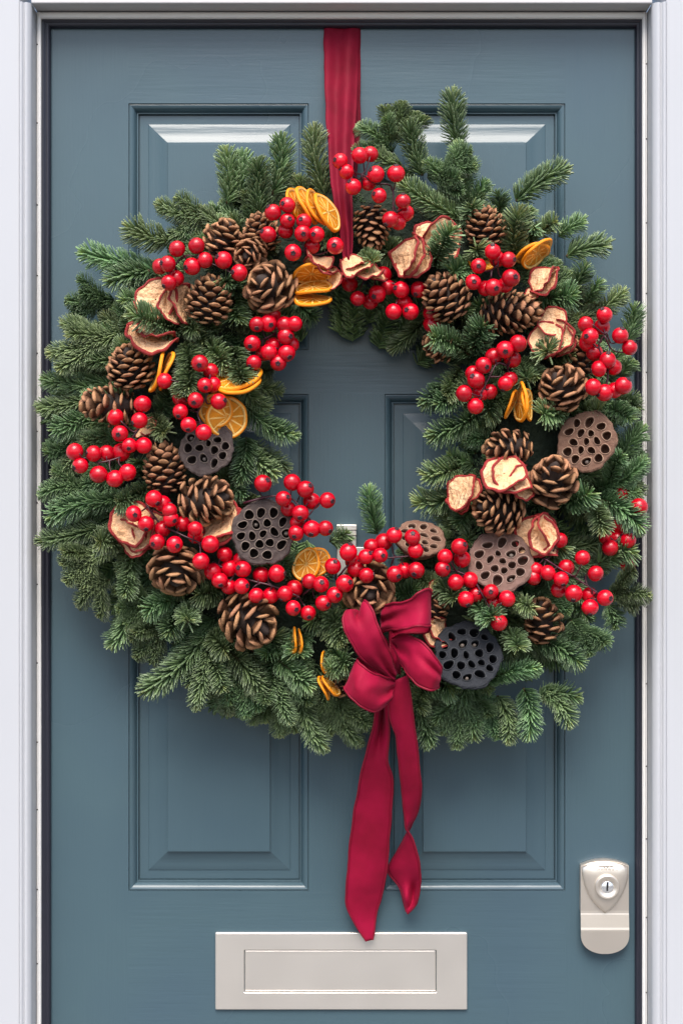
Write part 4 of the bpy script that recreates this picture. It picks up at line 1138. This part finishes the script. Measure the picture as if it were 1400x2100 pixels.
ribbon('loop', rail_pts('J', [(480,960,.130),(560,930,.150),(690,895,.165),(770,832,.172),(830,812,.166),(864,850,.150),(840,880,.132),(700,960,.118),(560,1000,.108)]),
       rail_pts('J', [(470,1158,.134),(560,1140,.156),(660,1118,.170),(780,1105,.178),(845,1108,.170),(862,1098,.150),(830,1150,.132),(700,1160,.118),(560,1200,.108)]), bow, bi_, fold=bulge(-.006, 1))
ribbon('loop', rail_pts('J', [(560,1210,.130),(640,1180,.148),(760,1215,.165),(860,1290,.174),(920,1380,.172),(946,1450,.160),(915,1490,.140),(800,1420,.118),(640,1330,.108)]),
       rail_pts('J', [(545,1270,.130),(640,1420,.150),(720,1530,.166),(800,1585,.174),(880,1604,.172),(922,1600,.158),(905,1560,.136),(780,1500,.116),(640,1400,.106)]), bow, bi_,
       fold=lambda u, s: Vector((0, -.006*sin(pi*s)*sin(pi*u) + .011*math.exp(-((s-.36)/.12)**2)*math.exp(-((u-.5)/.2)**2), 0)))
ribbon('knot', rail_pts('J', [(540,1150,.100),(535,1250,.122),(550,1370,.126),(570,1480,.100)]), rail_pts('J', [(610,1150,.098),(612,1250,.120),(620,1380,.124),(625,1490,.098)]), bow, bi_, fold=bulge(.006), n=16)
ribbon('tail', rail_pts('T', [(400,560,.118),(370,710,.108),(345,840,.098),(302,1000,.084),(252,1250,.060),(217,1500,.040),(200,1700,.026),(205,1860,.016),(308,2043,.012)]),
       rail_pts('T', [(450,560,.118),(442,720,.110),(438,880,.096),(432,1010,.086),(460,1150,.070),(442,1450,.044),(415,1700,.028),(372,1870,.018),(342,2040,.013)]), bow, bi_, n=80, crumple=.0011,
       fold=lambda u, s: Vector((0, .030*math.exp(-((u-.16)/.13)**2)*math.exp(-((s-.5)/.22)**2) - .006*sin(pi*s)*max(0, u-.35) - .004*sin(3.2*s + 9*u)*u, 0)))
ribbon('tail', rail_pts('T', [(430,560,.122),(440,730,.116),(482,880,.104),(506,1100,.084),(530,1300,.062),(540,1395,.056),(575,1460,.052),(610,1580,.046),(621,1700,.036),(600,1820,.028),(546,1888,.022)]),
       rail_pts('T', [(545,520,.122),(580,780,.112),(610,1000,.094),(622,1180,.076),(605,1290,.058),(556,1400,.040),(482,1540,.022),(432,1640,.016),(500,1730,.012),(522,1810,.012),(541,1880,.016)]), bow, bi_, n=90, crumple=.0011,
       fold=lambda u, s: Vector((0, -.005*sin(pi*s)*(1-u) + .012*math.exp(-((u-.86)/.07)**2)*sin(s*6), 0)))
print('sprigs', NS[0], 'berries', nb_)
